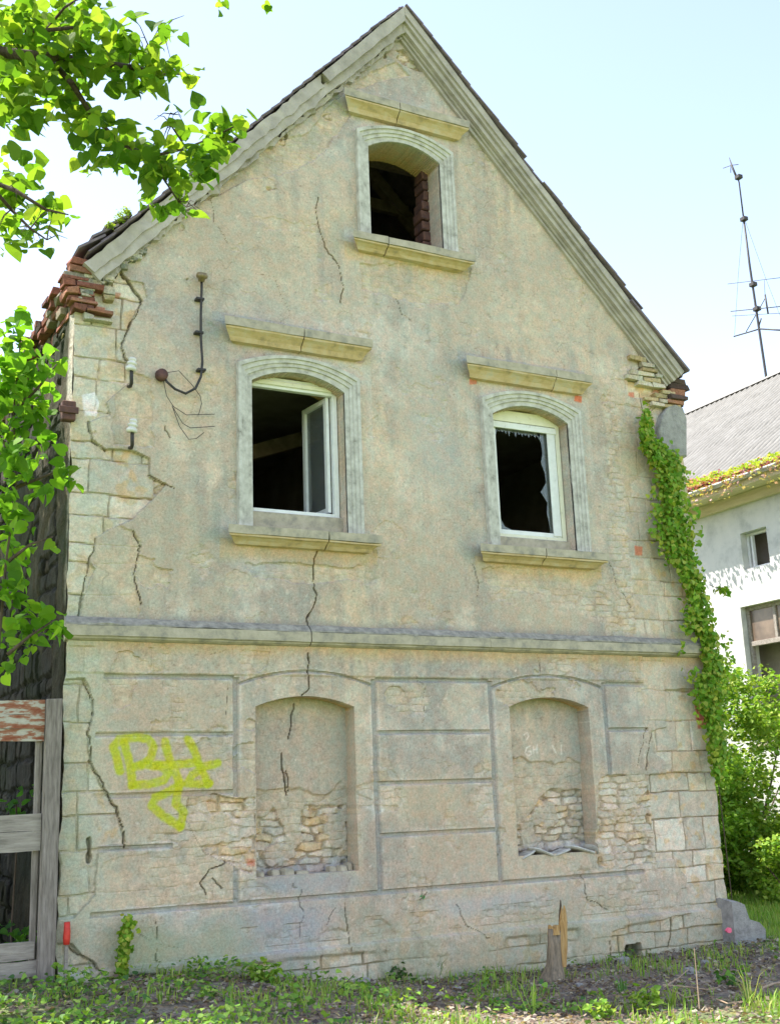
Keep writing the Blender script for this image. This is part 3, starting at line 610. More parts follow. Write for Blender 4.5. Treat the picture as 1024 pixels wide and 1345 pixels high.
        while xq < hq['x1'] - .05:
            w_ = rr.uniform(.06, .15) if ni == 0 else rr.uniform(.18, .34); w_ = min(w_, hq['x1'] - .01 - xq); yc = rr.uniform(.10, .16) if ni == 0 else .09; zc = hq['z0'] + (0 if ni == 0 else rr.uniform(.0, .02)); hh = rr.uniform(.03, .075) if ni == 0 else rr.uniform(.012, .022)
            if ni == 0 and rr.random() < .45: xq += w_ * rr.uniform(.5, 1.3); continue
            V = []; ph = rr.uniform(0, 6)
            for jj in range(7):
                fi = math.pi * jj / 6
                for kk in range(12):
                    th = math.pi * kk / 6; q_ = np.array([math.sin(fi) * math.cos(th), math.sin(fi) * math.sin(th), math.cos(fi)]); q_ = np.sign(q_) * np.abs(q_) ** .6
                    V.append((xq + w_ / 2 + q_[0] * w_ * .5 * (1 + .12 * math.sin(3 * th + ph)), yc + q_[1] * (.07 if ni == 0 else .11) * (1 + .15 * math.sin(2 * th + ph)), zc + q_[2] * hh + (.05 * q_[0] if ni else 0) * math.sin(ph)))
            sm.add(V, [(a_ * 12 + b_, a_ * 12 + (b_ + 1) % 12, (a_ + 1) * 12 + (b_ + 1) % 12, (a_ + 1) * 12 + b_) for a_ in range(6) for b_ in range(12)])
            sm.build('ledge_stone', M['arch'] if ni else M['stone_top'], bw); sm = MB(); xq += w_ * rr.uniform(.8, 1.1)
build_facade()

# --- string course, with the break at the main crack
def profile_run(m, prof, segs, jit=.0):
    for (a, b) in segs:
        n = max(2, int((b - a) / .12)); xs = np.linspace(a, b, n + 1); L = len(prof)
        V = []
        for x_ in xs:
            for (y_, z_) in prof:
                e = 0 if y_ > -.005 else jit
                V.append((x_, y_ + e * RNG.normal(), z_ + e * RNG.normal()))
        F_ = [(i * L + k, i * L + (k + 1) % L, (i + 1) * L + (k + 1) % L, (i + 1) * L + k) for i in range(n) for k in range(L)]
        F_ += [tuple(range(L))[::-1], tuple(range(n * L, (n + 1) * L))]
        m.add(V, F_)
xc = fx(405, 845)[0]
SEG = [(-.02, xc - .006), (xc + .006, 4.2), (4.203, 7.12)]
m = MB(); profile_run(m, [(.02, 3.178), (-.078, 3.178), (-.080, 3.09), (-.06, 3.082), (-.055, 3.07), (-.03, 3.055), (.02, 3.04)], SEG, .0015)
sc = m.build('string_course', M['stone_top'], house)
m = MB(); profile_run(m, [(.02, 3.262), (-.02, 3.245), (-.074, 3.195), (-.076, 3.181), (.02, 3.181)], SEG, .003); m.build('weathering', M['soot'], sc)
def cornice(m, x0, x1, top, hf, ht, proj, cut=None, tilt=0, half=None):
    """moulded lintel hood or sill with returned ends; top = z of the front top edge"""
    pr = [(proj * .0 - .02, top + .03), (proj, top), (proj, top - hf), (proj * .80, top - hf - .008), (proj * .72, top - hf - ht * .35), (proj * .5, top - hf - ht * .65), (proj * .36, top - hf - ht), (-.02, top - hf - ht - .006)]
    if half == 'top': pr = pr[:3] + [(-.02, top - hf)]
    if half == 'low': pr = [(-.02, top - hf - .003), (proj * .93, top - hf - .003), (proj * .92, top - hf - .02)] + pr[4:]
    segs = [(x0, x1)] if cut is None else [(x0, cut - .006), (cut + .006, x1)]
    for (a, b) in segs:
        V = []; n = max(2, int((b - a) / .15)); xs = np.linspace(0, 1, n + 1)
        for t in xs:
            for (d, z_) in pr:
                ins0 = (proj - d) if (a == x0) else 0; ins1 = (proj - d) if (b == x1) else 0
                xa = a + max(ins0, 0) * .9; xb = b - max(ins1, 0) * .9
                V.append((xa + (xb - xa) * t + .002 * RNG.normal(), -d + .0018 * RNG.normal() if d > 0 else -d, z_ + .0018 * RNG.normal()))
        L = len(pr); F_ = [(i * L + k, i * L + (k + 1) % L, (i + 1) * L + (k + 1) % L, (i + 1) * L + k) for i in range(n) for k in range(L)]
        F_ += [tuple(range(L))[::-1], tuple(range(n * L, (n + 1) * L))]; m.add(V, F_)
def architrave(m, x0, x1, z0, zs, zc, w, bw):
    """stepped surround following the segmental arch. inner edge x0..x1, width w"""
    prof = [(0.0, .02), (0.0, -.012), (.30, -.014), (.31, -.028), (.52, -.030), (.53, -.044), (.76, -.046), (.78, -.062), (.97, -.064), (1.0, -.055), (1.0, .01)]
    n = 18; inner = [(x0, z0)] + [(x0, z0 + (zs - z0) * k / 6) for k in range(1, 6)]
    xs = np.linspace(x0, x1, n + 1); za = arch_z(xs, x0, x1, zs, zc)
    inner += list(zip(xs, za)) + [(x1, zs - (zs - z0) * k / 6) for k in range(1, 7)]
    xo = np.linspace(x0 - w, x1 + w, n + 1); zo = arch_z(xo, x0 - w, x1 + w, zs + w * .98, zc + w)
    outer = [(x0 - w, z0)] + [(x0 - w, z0 + (zs - z0) * k / 6) for k in range(1, 6)] + list(zip(xo, zo)) + [(x1 + w, zs - (zs - z0) * k / 6) for k in range(1, 7)]
    V = []
    for (a, b) in zip(inner, outer):
        for (t, y_) in prof: V.append((a[0] + (b[0] - a[0]) * t, y_ + .0008 * RNG.normal(), a[1] + (b[1] - a[1]) * t))
    L = len(prof); N_ = len(inner)
    F_ = [(i * L + k, i * L + k + 1, (i + 1) * L + k + 1, (i + 1) * L + k) for i in range(N_ - 1) for k in range(L - 1)]
    m.add(V, F_)
CUTS = [(fx(392, 450)[0], fx(424, 706)[0]), (fx(720, 490)[0], fx(707, 735)[0]), (fx(517, 150)[0], fx(502, 320)[0])]
LX = [((1.37, 2.95), (1.40, 2.98)), ((4.06, 5.72), (4.10, 5.74)), ((2.72, 4.28), (2.77, 4.25))]
names_w = ['window with an open casement', 'window with jagged broken glass', 'empty attic window']
windows = []
for wi, hq in enumerate(HOLES):
    m = MB(); architrave(m, hq['x0'], hq['x1'], hq['z0'] + .01, hq['zs'], hq['zc'], .155, 0)
    w = m.build('window', M['arch'], house); w['label'] = ['open casement window with a cracked hood', 'window holding jagged remains of glass', 'empty attic window without a frame'][wi]; windows.append(w)
    m = MB(); t = hq['zc'] + .42 if wi < 2 else hq['zc'] + .40
    cornice(m, *LX[wi][0], t, .085, .12, .15, CUTS[wi][0], half='top'); m.build('hood_mould', M['stone_top'], w); m = MB(); cornice(m, *LX[wi][0], t, .085, .12, .15, CUTS[wi][0], half='low'); m.build('hood_bed_mould', M['stone'], w)
    m = MB(); cornice(m, *LX[wi][1], hq['z0'] + .0 - (.03 if wi == 2 else 0), .08, .08, .15, CUTS[wi][1], half='top'); m.build('window_sill', M['stone_top'], w); m = MB(); cornice(m, *LX[wi][1], hq['z0'] + .0 - (.03 if wi == 2 else 0), .08, .08, .15, CUTS[wi][1], half='low'); m.build('sill_bed_mould', M['stone'], w)
# masonry aprons below the frames
for wi in (0, 1):
    m = MB(); hq = HOLES[wi]; m.bbox((hq['x0'] - .01, .10, hq['z0'] - .02), (hq['x1'] + .01, .40, 4.35 if wi == 0 else 4.30), .01); m.build('sill_masonry', M['stone_top'], windows[wi])
m = MB(); rr = random.Random(4)
for k in range(9):   # broken brick edge of the attic window
    z_ = 7.42 + k * .125; m.bbox((3.86 + rr.uniform(-.03, .02), .26, z_), (4.0, .46, z_ + .11), .01, .006)
m.build('brick_reveal', M['rust'], windows[2])
# --- frames
def frame(parent, x0, x1, z0, z1, y0, y1, w, mat, head=None, name='frame'):
    m = MB(); h = head or w
    m.bbox((x0, y0, z0), (x0 + w, y1, z1), .004); m.bbox((x1 - w, y0, z0), (x1, y1, z1), .004)
    m.bbox((x0 + w, y0, z0), (x1 - w, y1, z0 + w * .8), .004); m.bbox((x0 + w, y0 - .001, z1 - h), (x1 - w, y1, z1), .004)
    return m.build(name, mat, parent)
frame(windows[0], 1.70, 2.67, 4.35, 5.74, .15, .21, .055, M['white'], head=.115)
m = MB(); m.bbox((1.70, .128, 5.655), (2.67, .149, 5.70), .004); m.build('head_bead', M['cream'], windows[0])
# open casement, hinged right, swung inwards
m = MB(); hx = 2.60; L_ = .47; ya = .20
def swung(m, a0, a1, z0, z1, th=.035):
    ang = math.radians(97); c, s = math.cos(ang), math.sin(ang)
    P = []
    for (u, v) in ((a0, 0), (a1, 0), (a1, th), (a0, th)):
        P.append((hx + u * c - v * s * 1.0, ya + u * s + v * c))
    m.add([(p[0], p[1], z0) for p in P] + [(p[0], p[1], z1) for p in P], [(3, 2, 1, 0), (4, 5, 6, 7), (0, 1, 5, 4), (1, 2, 6, 5), (2, 3, 7, 6), (3, 0, 4, 7)])
swung(m, 0, .05, 4.42, 5.62); swung(m, L_ - .05, L_, 4.42, 5.62); swung(m, .05, L_ - .05, 4.42, 4.47); swung(m, .05, L_ - .05, 5.57, 5.62)
m.build('casement', M['white'], windows[0])
m = MB(); swung(m, .05, L_ - .05, 4.47, 5.57, .004); m.build('pane', M['glass'], windows[0])
# right window: fixed frame, sash with glass shards
frame(windows[1], 4.46, 5.42, 4.30, 5.74, .15, .21, .055, M['cream'], head=.13)
frame(windows[1], 4.52, 5.36, 4.345, 5.60, .165, .205, .06, M['white'], name='sash')
m = MB(); m.bbox((5.25, .150, 4.36), (5.355, .164, 5.60), .003); m.bbox((4.50, .140, 5.53), (5.37, .149, 5.60), .003); m.build('sash_bead', M['white'], windows[1])
def shard(m, pts, y=.186, th=.004):
    n = len(pts); m.add([(a, y, b) for a, b in pts] + [(a, y + th, b) for a, b in pts], [tuple(range(n)), tuple(range(n, 2 * n))[::-1]] + [(i, (i + 1) % n, n + (i + 1) % n, n + i) for i in range(n)])
m = MB()
top = 5.54; xs = np.linspace(4.575, 5.18, 15); rr = random.Random(8)
for a, b in zip(xs[:-1], xs[1:]): shard(m, [(a, top), (a, top - rr.uniform(.01, .03)), ((a + b) / 2, top - rr.uniform(.04, .09)), (b, top - rr.uniform(.01, .03)), (b, top)])
m.build('glass_shard', M['glass'], windows[1]); m = MB()
rx = [5.14, 5.19, 5.20, 5.17, 5.21, 5.22, 5.14, 5.22, 5.20, 5.22, 5.23]; zz = np.linspace(5.54, 4.40, 11)
for k in range(10): shard(m, [(rx[k], zz[k]), (rx[k + 1], zz[k + 1]), (5.30, zz[k + 1]), (5.30, zz[k])])
m.build('glass_shard', M['glass'], windows[1]); m = MB()
shard(m, [(4.575, 4.40), (4.72, 4.40), (4.64, 4.43), (4.60, 4.50), (4.575, 4.55)])
m.build('glass_shard', M['glass'], windows[1])

# --- rake mouldings
ax0 = np.array([AX, 0, AZp])
def rake_band(m, e0, e1, o0, o1, y0, y1, jit=.0, n=24):
    """band following the gable edge e0->e1 (x,z); o0,o1 offsets inwards"""
    e0 = np.array(e0); e1 = np.array(e1); d = (e1 - e0) / np.linalg.norm(e1 - e0); nrm = np.array([-d[1], d[0]]); nrm = nrm if nrm[1] < 0 else -nrm
    V = []
    for k in range(n + 1):
        p = e0 + (e1 - e0) * k / n; a = p + nrm * o0 + RNG.normal(0, jit, 2); b = p + nrm * o1 + RNG.normal(0, jit, 2)
        if k == 0: a[0] = e0[0]; b = e0 + np.array([0, -o1 / abs(d[0])]); a = e0 + np.array([0, -o0 / abs(d[0])])
        V += [(a[0], y1, a[1]), (a[0], y0 + RNG.normal(0, jit * .6), a[1]), (b[0], y0 + RNG.normal(0, jit * .6), b[1]), (b[0], y1, b[1])]
    F_ = [(i * 4 + k, i * 4 + (k + 1) % 4, (i + 1) * 4 + (k + 1) % 4, (i + 1) * 4 + k) for i in range(n) for k in range(4)] + [(0, 1, 2, 3), (n * 4 + 3, n * 4 + 2, n * 4 + 1, n * 4)]
    m.add(V, F_)
AP = (AX, AZp + .02); LE = (.04, ZL + .03); RE = (7.08, ZR + .02)
m = MB(); e = (AX + .0, AZp + .02)
rake_band(m, AP, RE, 0, .07, -.165, .3, .003); rake_band(m, AP, RE, .073, .115, -.14, .3, .002); rake_band(m, AP, RE, .118, .17, -.105, .3, .002); rake_band(m, AP, RE, .173, .20, -.06, .3, .002); rake_band(m, AP, RE, .203, .235, -.035, .3, .003)
mid = np.array(LE) + (np.array(AP) - np.array(LE)) * .52; q0 = np.array(AP) + (np.array(LE) - np.array(AP)) * .30
rake_band(m, AP, q0, 0, .12, -.16, .3, .004, 10); rake_band(m, AP, LE, .10, .20, -.10, .3, .008, 60); rake_band(m, AP, LE, .19, .235, -.05, .3, .014, 90); rake_band(m, q0, LE, -.0, .12, -.12, .3, .007, 50)
m.build('gable_moulding', M['rake'], house)
# --- roof tiles
def roof_side(m, sgn, x_end, z_end, over):
    L = math.hypot(x_end - AX, AZp + .03 - z_end); n = int(L / .17); ang = math.atan2(z_end - AZp - .03, (x_end - AX))
    d = np.array([math.cos(ang), math.sin(ang)]); nr = np.array([-d[1], d[0]]); nr = nr if nr[1] > 0 else -nr
    for k in range(n):
        s0 = k * .17 - .06; s1 = s0 + .34
        y_ = over(s0 / L) - abs(RNG.normal(0, .018))
        p0 = np.array([AX, AZp + .03]) + d * max(s0, 0) + nr * .004; p1 = np.array([AX, AZp + .03]) + d * s1 + nr * .026
        th = .013; P = []
        for yy in (y_, 10.3):
            for p in (p0, p1, p1 + nr * th, p0 + nr * th): P.append((p[0], yy, p[1]))
        m.hexa(np.array(P)[[0, 1, 2, 3, 4, 5, 6, 7]])
m = MB(); roof_side(m, 1, 6.46, 7.11, lambda t: -.185 if t < .42 or t > .55 else -.15); roof_side(m, -1, .05, 6.52, lambda t: -.135 if t < .35 else (-.10 if t < .7 else -.15))
rfl = m
# lower right: second layer only
P0 = (6.44, 7.12); P1 = (7.12, 6.39)
rfl.hexa(np.array([(P0[0] - .1, -.205, P0[1] + .06), (P1[0], -.205, P1[1] + .02), (P1[0] + .01, -.205, P1[1] + .045), (P0[0] - .09, -.205, P0[1] + .085), (P0[0] - .1, 10.3, P0[1] + .06), (P1[0], 10.3, P1[1] + .02), (P1[0] + .01, 10.3, P1[1] + .045), (P0[0] - .09, 10.3, P0[1] + .085)]))
for k in range(3):   # slipping tiles over the left corner
    x_ = .46 - k * .12; z_ = 7.03 - k * .13; rfl.hexa(np.array([(x_, -.16, z_), (x_ - .24, -.16, z_ - .17), (x_ - .25, -.16, z_ - .15), (x_ - .01, -.16, z_ + .02), (x_, .35, z_), (x_ - .24, .35, z_ - .17), (x_ - .25, .35, z_ - .15), (x_ - .01, .35, z_ + .02)]))
roof = rfl.build('roof', M['tile'], house)
m = MB(); m.tube([(AX, -.10, AZp + .0), (AX, 10.3, AZp + .0)], .06, 8); m.build('ridge_tile', M['tile'], roof)
# --- brick cornice at both eaves and broken corner
def bricks(m, lst, cols):
    for (a, b, c) in lst:
        m.bbox(a, b, .004, min(.014, (b[2]-a[2])*.2)); cols.append(np.tile(np.array(c) * RNG.uniform(.75, 1.2), (24, 1)))
RED = (.21, .085, .06); RED2 = (.31, .15, .10); OCH = (.42, .33, .18); PALE = (.5, .45, .35); SOOT = (.09, .06, .05)
m = MB(); cc = []; rr = random.Random(12)
pr = [-.02, .01, .04, .08, .11, .13, .05]
for k in range(7):
    z_ = 5.98 + k * .074; y_ = -.04
    while y_ < 10:
        l_ = rr.choice([.12, .25, .25, .2])
        if rr.random() < .1: y_ += l_; continue
        c = rr.choice([RED, RED2, RED, RED2, (.13, .06, .05), SOOT, (.3, .26, .2)] if k > 0 else [OCH, PALE]); p = pr[k] + rr.uniform(-.055, .04)
        bricks(m, [((-p, y_, z_), (.16, y_ + l_ - .008, z_ + .062 + rr.uniform(-.006, .004)), c)], cc); y_ += l_
for k in range(8):
    z_ = 5.98 + k * .072; x_ = -.02 - pr[min(k, 6)]
    while x_ < .34 - .02 * k + rr.uniform(-.1, .12):
        l_ = rr.choice([.12, .22, .25]); c = rr.choice([PALE, OCH, PALE, (.4, .4, .36), RED2 if k in (3, 4) else PALE]) if x_ > .10 else rr.choice([RED, RED2]); 
        if rr.random() < .8: bricks(m, [((x_, -.02 - rr.uniform(0, .02) - .035 * (x_ < .1), z_), (x_ + l_ - .008, .10, z_ + rr.choice([.03, .058, .06])), c)], cc)
        x_ += l_
m.build('eave_cornice', M['brick'], house, cols=np.concatenate(cc)); m = MB(); cc = []
# rubble under the left verge
for k in range(90):
    t = rr.random(); x_ = .02 + t * .62; z_ = 6.52 + x_ * 1.06 - rr.uniform(.22, .44); s_ = rr.uniform(.015, .05)
    bricks(m, [((x_ - s_, -.05, z_ - s_ * .5), (x_ + s_, .1, z_ + s_ * .5), rr.choice([(.2, .2, .16), PALE, (.13, .14, .09), (.3, .29, .25)]))], cc)
m.build('verge_rubble', M['brick'], house, cols=np.concatenate(cc))
m = MB(); cc = []
for k in range(12):
    z_ = 5.97 + k * .060; x_ = 7.12 - .30 - .28 * math.sin(k * .7 + 1) ** 2 - (.25 if 3 < k < 10 else 0); x_ = max(x_, AX + (AZp - z_ - .35) / 1.08 - 3.5 + 3.2 if False else x_)
    while x_ < 7.1:
        l_ = rr.choice([.12, .2, .25]); 
        if AZp - 1.064 * (x_ + l_ - AX) - .25 < z_ + .05: break
        c = rr.choice([PALE, OCH, PALE]) if x_ < 6.85 else rr.choice([RED, RED2, RED, SOOT]); e = .0 if x_ < 6.85 else .03 + .02 * (k % 3)
        bricks(m, [((x_, -.05 - rr.uniform(0, .02) - e * .6, z_), (x_ + l_ - .008 + (e if x_ + l_ > 7.0 else 0), .1, z_ + .05), c)], cc); x_ += l_
pr2 = [.03, .05, .09, .14, .10, .06]
for k in range(6):
    z_ = 6.02 + k * .074; y_ = -.05
    while y_ < 10: bricks(m, [((6.95, y_, z_), (7.1 + pr2[k] + rr.uniform(-.02, .02), y_ + .24, z_ + .064), rr.choice([RED, RED2, SOOT]))], cc); y_ += .25
m.build('eave_cornice', M['brick'], house, cols=np.concatenate(cc))

# --- side wall, rear wall, far side wall, floors, rafters
def grid_wall(name, us, zs, fn, parent, mat, seed):
    U, Zz = np.meshgrid(us, zs); Hh, Cc = fn(U, Zz); return U, Zz, Hh, Cc
us = np.concatenate([np.arange(.04, 4.2, .02), np.arange(4.2, 10.1, .2)]); zs = np.arange(-.3, 6.56, .02)
U, Zz = np.meshgrid(us, zs)
d, a1, a2 = masonry(U + .09 * fbm(U, Zz, 3, 3, 401), Zz + .07 * fbm(U, Zz, 3, 3, 411), 77, .12, .3, .15, .5)
j = 1 - sstep(.01, .035, d); plas = sstep(-.1, .0, fbm(U, Zz, .9, 4, 421) - .4 * sstep(.9, 0, U - .0) * 0 + .9 * sstep(.55, .2, U) - .25)
Hh = .02 + .03 * (a1 - .5) * (1 - plas) - .022 * j * (1 - plas) + .015 * fbm(U, Zz, 8, 4, 431)
n1 = fbm(U, Zz, 1.5, 4, 441); n2 = fbm(U, Zz, 6, 3, 451)
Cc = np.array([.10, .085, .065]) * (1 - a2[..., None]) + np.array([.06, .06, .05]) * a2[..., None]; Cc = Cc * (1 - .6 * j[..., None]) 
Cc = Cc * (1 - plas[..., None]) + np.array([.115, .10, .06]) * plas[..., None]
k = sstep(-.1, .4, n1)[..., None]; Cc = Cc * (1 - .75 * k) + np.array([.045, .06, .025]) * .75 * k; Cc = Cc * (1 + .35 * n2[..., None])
Cc = Cc * .6 * (1 - .55 * sstep(4.2, 2.6, Zz + .3 * n1))[..., None]  # colour darkened, most towards the bottom, for the shade on this wall
k = (sstep(.22, .06, U + .06 * n2) * sstep(4.9, 5.3, Zz + .1 * n2))[..., None]; Cc = Cc * (1 - k) + np.array([.5, .46, .38]) * k  # sunlit strip at the upper corner painted pale
k = (sstep(.09, .03, U + .03 * n2) * sstep(3.3, 3.5, Zz))[..., None]; Cc = Cc * (1 - .7 * k) + np.array([.4, .38, .31]) * k * .7
Xs = -Hh * sstep(0, .12, U); r_, c_ = U.shape; id_ = np.arange(r_ * c_).reshape(r_, c_)
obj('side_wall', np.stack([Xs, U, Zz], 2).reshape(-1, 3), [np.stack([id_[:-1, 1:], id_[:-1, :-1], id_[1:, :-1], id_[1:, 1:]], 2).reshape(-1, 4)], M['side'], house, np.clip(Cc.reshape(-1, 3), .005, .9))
us = np.arange(.04, 10.1, .05); U, Zz = np.meshgrid(us, np.arange(-.3, 6.5, .05))
d, a1, a2 = masonry(U, Zz, 78, .2, .35, .3, .6); j = 1 - sstep(.01, .03, d); Hh = .012 * a1 - .025 * j
Cc = np.array([.4, .37, .3]) * (1 - .5 * j[..., None]) * (.8 + .4 * a2[..., None]); r_, c_ = U.shape; id_ = np.arange(r_ * c_).reshape(r_, c_)
obj('side_wall', np.stack([7.08 + Hh, U, Zz], 2).reshape(-1, 3), [np.stack([id_[:-1, :-1], id_[:-1, 1:], id_[1:, 1:], id_[1:, :-1]], 2).reshape(-1, 4)], M['side'], house, np.clip(Cc.reshape(-1, 3), .005, .9))
m = MB(); m.box((.0, 10.02, -.3), (7.1, 10.3, 6.5)); m.add([(0, 10.02, 6.5), (7.1, 10.02, 6.5), (3.5, 10.02, 10.3), (0, 10.3, 6.5), (7.1, 10.3, 6.5), (3.5, 10.3, 10.3)], [(0, 1, 2), (5, 4, 3), (0, 2, 5, 3), (1, 4, 5, 2)])
m.build('rear_wall', M['whitewall'], house)
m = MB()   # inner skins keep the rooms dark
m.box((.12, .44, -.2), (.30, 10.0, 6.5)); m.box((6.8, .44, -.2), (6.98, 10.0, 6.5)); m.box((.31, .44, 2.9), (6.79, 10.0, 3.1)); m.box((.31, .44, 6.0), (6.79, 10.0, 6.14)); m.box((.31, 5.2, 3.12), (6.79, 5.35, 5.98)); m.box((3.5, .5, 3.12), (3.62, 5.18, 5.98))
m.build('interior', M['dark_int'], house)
m = MB()
for y_ in np.arange(.9, 10, .95):
    for s_ in (1, -1):
        e = (AX + s_ * 3.4, 6.55); P = []
        for yy in (y_, y_ + .13):
            P += [(AX + s_ * .01, yy, AZp - .12), (e[0], yy, e[1]), (e[0], yy, e[1] - .2), (AX + s_ * .01, yy, AZp - .32)]
        m.hexa(np.array(P))
    m.box((AX - 1.1, y_ + .02, 8.9), (AX + 1.1, y_ + .1, 9.05))
for s_ in (1, -1): m.box((AX + s_ * 1.5 - .07, .8, 6.15), (AX + s_ * 1.5 + .07, .94, 8.4)); m.box((AX + s_ * .3 - .05, 1.6, 6.15), (AX + s_ * .3 + .05, 1.72, 9.9))
m.hexa(np.array([(1.0, 1.9, 4.9), (3.3, 1.9, 5.75), (3.3, 1.9, 5.92), (1.0, 1.9, 5.07), (1.0, 2.05, 4.9), (3.3, 2.05, 5.75), (3.3, 2.05, 5.92), (1.0, 2.05, 5.07)]))
m.build('rafters', M['beam'], house)

# --- smooth grey block let into the right corner under the bricks
m = MB(); q = [fx(a, b, -.05) for a, b in [(866, 590), (864, 560), (868, 545), (876, 534), (886, 531), (896, 536), (901, 550), (901, 600), (868, 602)]]; n_ = len(q)
cx_ = sum(a for a, b in q) / n_; cz_ = sum(b for a, b in q) / n_; q2 = [(cx_ + (a - cx_) * .93, cz_ + (b - cz_) * .95) for a, b in q]
m.add([(a, -.068, b) for a, b in q2] + [(a, -.05, b) for a, b in q] + [(a, .05, b) for a, b in q], [tuple(range(n_))] + [(i, (i + 1) % n_, n_ + (i + 1) % n_, n_ + i) for i in range(n_)] + [(n_ + i, n_ + (i + 1) % n_, 2 * n_ + (i + 1) % n_, 2 * n_ + i) for i in range(n_)])
m.build('corner_block', M['boulder'], house)
# --- iron bracket at the corner
m = MB(); m.bbox((-.10, -.03, 5.0), (.02, .06, 5.18), .008); m.bbox((-.13, -.05, 5.06), (.04, -.032, 5.12), .004); m.build('wall_anchor', M['rust'], house)

# ================================================================== electrical bits on the wall
def insulator(px, py, label):
    p = at(px, py, -.11); t = thing('insulator', label, 'insulator', (p[0], 0, p[2]), 'insulators on the left of the front wall')
    prof = [(a * 1.0, b * 1.05) for a, b in [(.0, -.05), (.040, -.052), (.052, -.04), (.050, -.02), (.034, -.008), (.036, 0), (.048, .008), (.046, .022), (.03, .03), (.034, .04), (.04, .05), (.032, .066), (.0, .07)]]
    lathe(prof, (p[0], -.11, p[2] + .01), (.12, -.1, 1)).build('bell', M['ceramic'], t, True)
    m = MB(); m.tube([(p[0], -.11, p[2] - .02), (p[0], -.115, p[2] - .12), (p[0] + .005, -.10, p[2] - .16), (p[0] + .01, -.05, p[2] - .17), (p[0] + .01, .02, p[2] -   .15)], .017, 8); m.build('bracket', M['iron'], t, True)
insulator(173, 481, 'white porcelain insulator on an iron hook, upper one beside the corner stones')
insulator(174, 562, 'white porcelain insulator on an iron hook, lower one below the first')
k0 = at(265, 359, -.09); t = thing('cable_conduit', 'black power cable running down the wall from a round knob to a round plate', 'cable', (k0[0], 0, k0[2]))
pts = [at(265, 362, -.07), at(265, 380, -.06), at(264, 410, -.055), at(264, 445, -.055), at(266, 475, -.055), at(264, 495, -.06), at(257, 510, -.065), at(244, 517, -.07), at(230, 511, -.07), at(220, 502, -.06), at(214, 494, -.04)]
m = MB(); m.tube(pts, .0125, 8); m.build('cable', M['iron'], t, True)
lathe([(.0, -.03), (.03, -.03), (.034, .0), (.052, .005), (.058, .03), (.045, .055), (0, .062)], at(265, 366, -.08), (0, -.35, 1)).build('knob', M['brownceramic'], t, True)
lathe([(.0, -.07), (.055, -.07), (.06, -.03), (.05, .0), (0, .0)], at(213, 492, -.055) * np.array([1, 0, 1]), (0, 1, 0)).build('wall_plate', M['rust'], t, True)
for (a, b) in ((264, 393), (263, 437), (266, 486)):
    p = at(a, b, -.05); m = MB(); m.bbox((p[0] - .05, -.072, p[2] - .012), (p[0] + .03, -.0, p[2] + .012), .003); m.build('clamp', M['iron'], t)
m = MB()
for pl in ([(214, 496), (219, 520), (228, 534), (245, 545), (282, 544)], [(216, 490), (235, 487), (252, 505), (263, 520), (265, 530), (261, 545)], [(226, 533), (240, 556), (250, 562), (282, 560)], [(227, 535), (236, 560), (248, 577), (258, 576), (268, 568)]):
    m.tube([at(a, b, -.035 - .01 * (i % 2)) for i, (a, b) in enumerate(pl)], .0035, 5)
m.build('loose_wires', M['iron'], t)

# ================================================================== ground
def ground_z(x, y):
    z = .32 * sstep(3.6, .3, x) * sstep(-6.5, -.5, y) + .05 * sstep(6.5, 9, x)
    return z + .03 * fbm(np.asarray(x, float), np.asarray(y, float), .9, 4, 501)
def nonuni(c0, c1, s, far):
    f = np.arange(c0, c1 + 1e-6, s); g = [s * 1.5]
    a = [f[-1]]; st = s
    while a[-1] < far: st *= 1.35; a.append(a[-1] + st)
    b = [f[0]]; st = s
    while b[-1] > -far: st *= 1.35; b.append(b[-1] - st)
    return np.concatenate([b[1:][::-1], f, a[1:]])
gx = nonuni(-2.5, 11, .045, 400); gy = nonuni(-5.5, 5, .045, 400); GX, GY = np.meshgrid(gx, gy)
GZ = ground_z(GX, GY) + .022 * fbm(GX, GY, 6, 4, 511) * (np.abs(GX - 4) < 9) * (np.abs(GY) < 7)
soil = sstep(-3.3, -2.3, GY + .5 * fbm(GX, GY, .8, 4, 521)) * sstep(.6, .2, GY) * sstep(-1.5, 1.0, GX + .8 * fbm(GX, GY, 1, 3, 531)) * sstep(7.6, 6.6, GX + .5 * fbm(GX, GY, 1.2, 3, 541))
n1 = fbm(GX, GY, 3, 4, 551); n2 = fbm(GX, GY, 12, 3, 561)
cs = np.array([.20, .165, .14]) * (1 + .5 * n1[..., None]) ; k = sstep(.1, .4, n2)[..., None]; cs = cs * (1 - k) + np.array([.33, .28, .22]) * k
cg = np.array([.13, .2, .05]) * (1 + .3 * n1[..., None]); k = sstep(.2, .5, n2)[..., None]; cg = cg * (1 - .5 * k) + np.array([.2, .19, .09]) * .5 * k
cgr = cs * soil[..., None] + cg * (1 - soil[..., None])
r_, c_ = GX.shape; id_ = np.arange(r_ * c_).reshape(r_, c_)
g = obj('ground', np.stack([GX, GY, GZ], 2).reshape(-1, 3), [np.stack([id_[:-1, :-1], id_[:-1, 1:], id_[1:, 1:], id_[1:, :-1]], 2).reshape(-1, 4)], attr_mat('ground', 25, .35, .8, .02), None, np.clip(cgr.reshape(-1, 3), .01, .6))
g['kind'] = 'structure'
def gz(x, y): return ground_z(np.asarray(x, float), np.asarray(y, float))
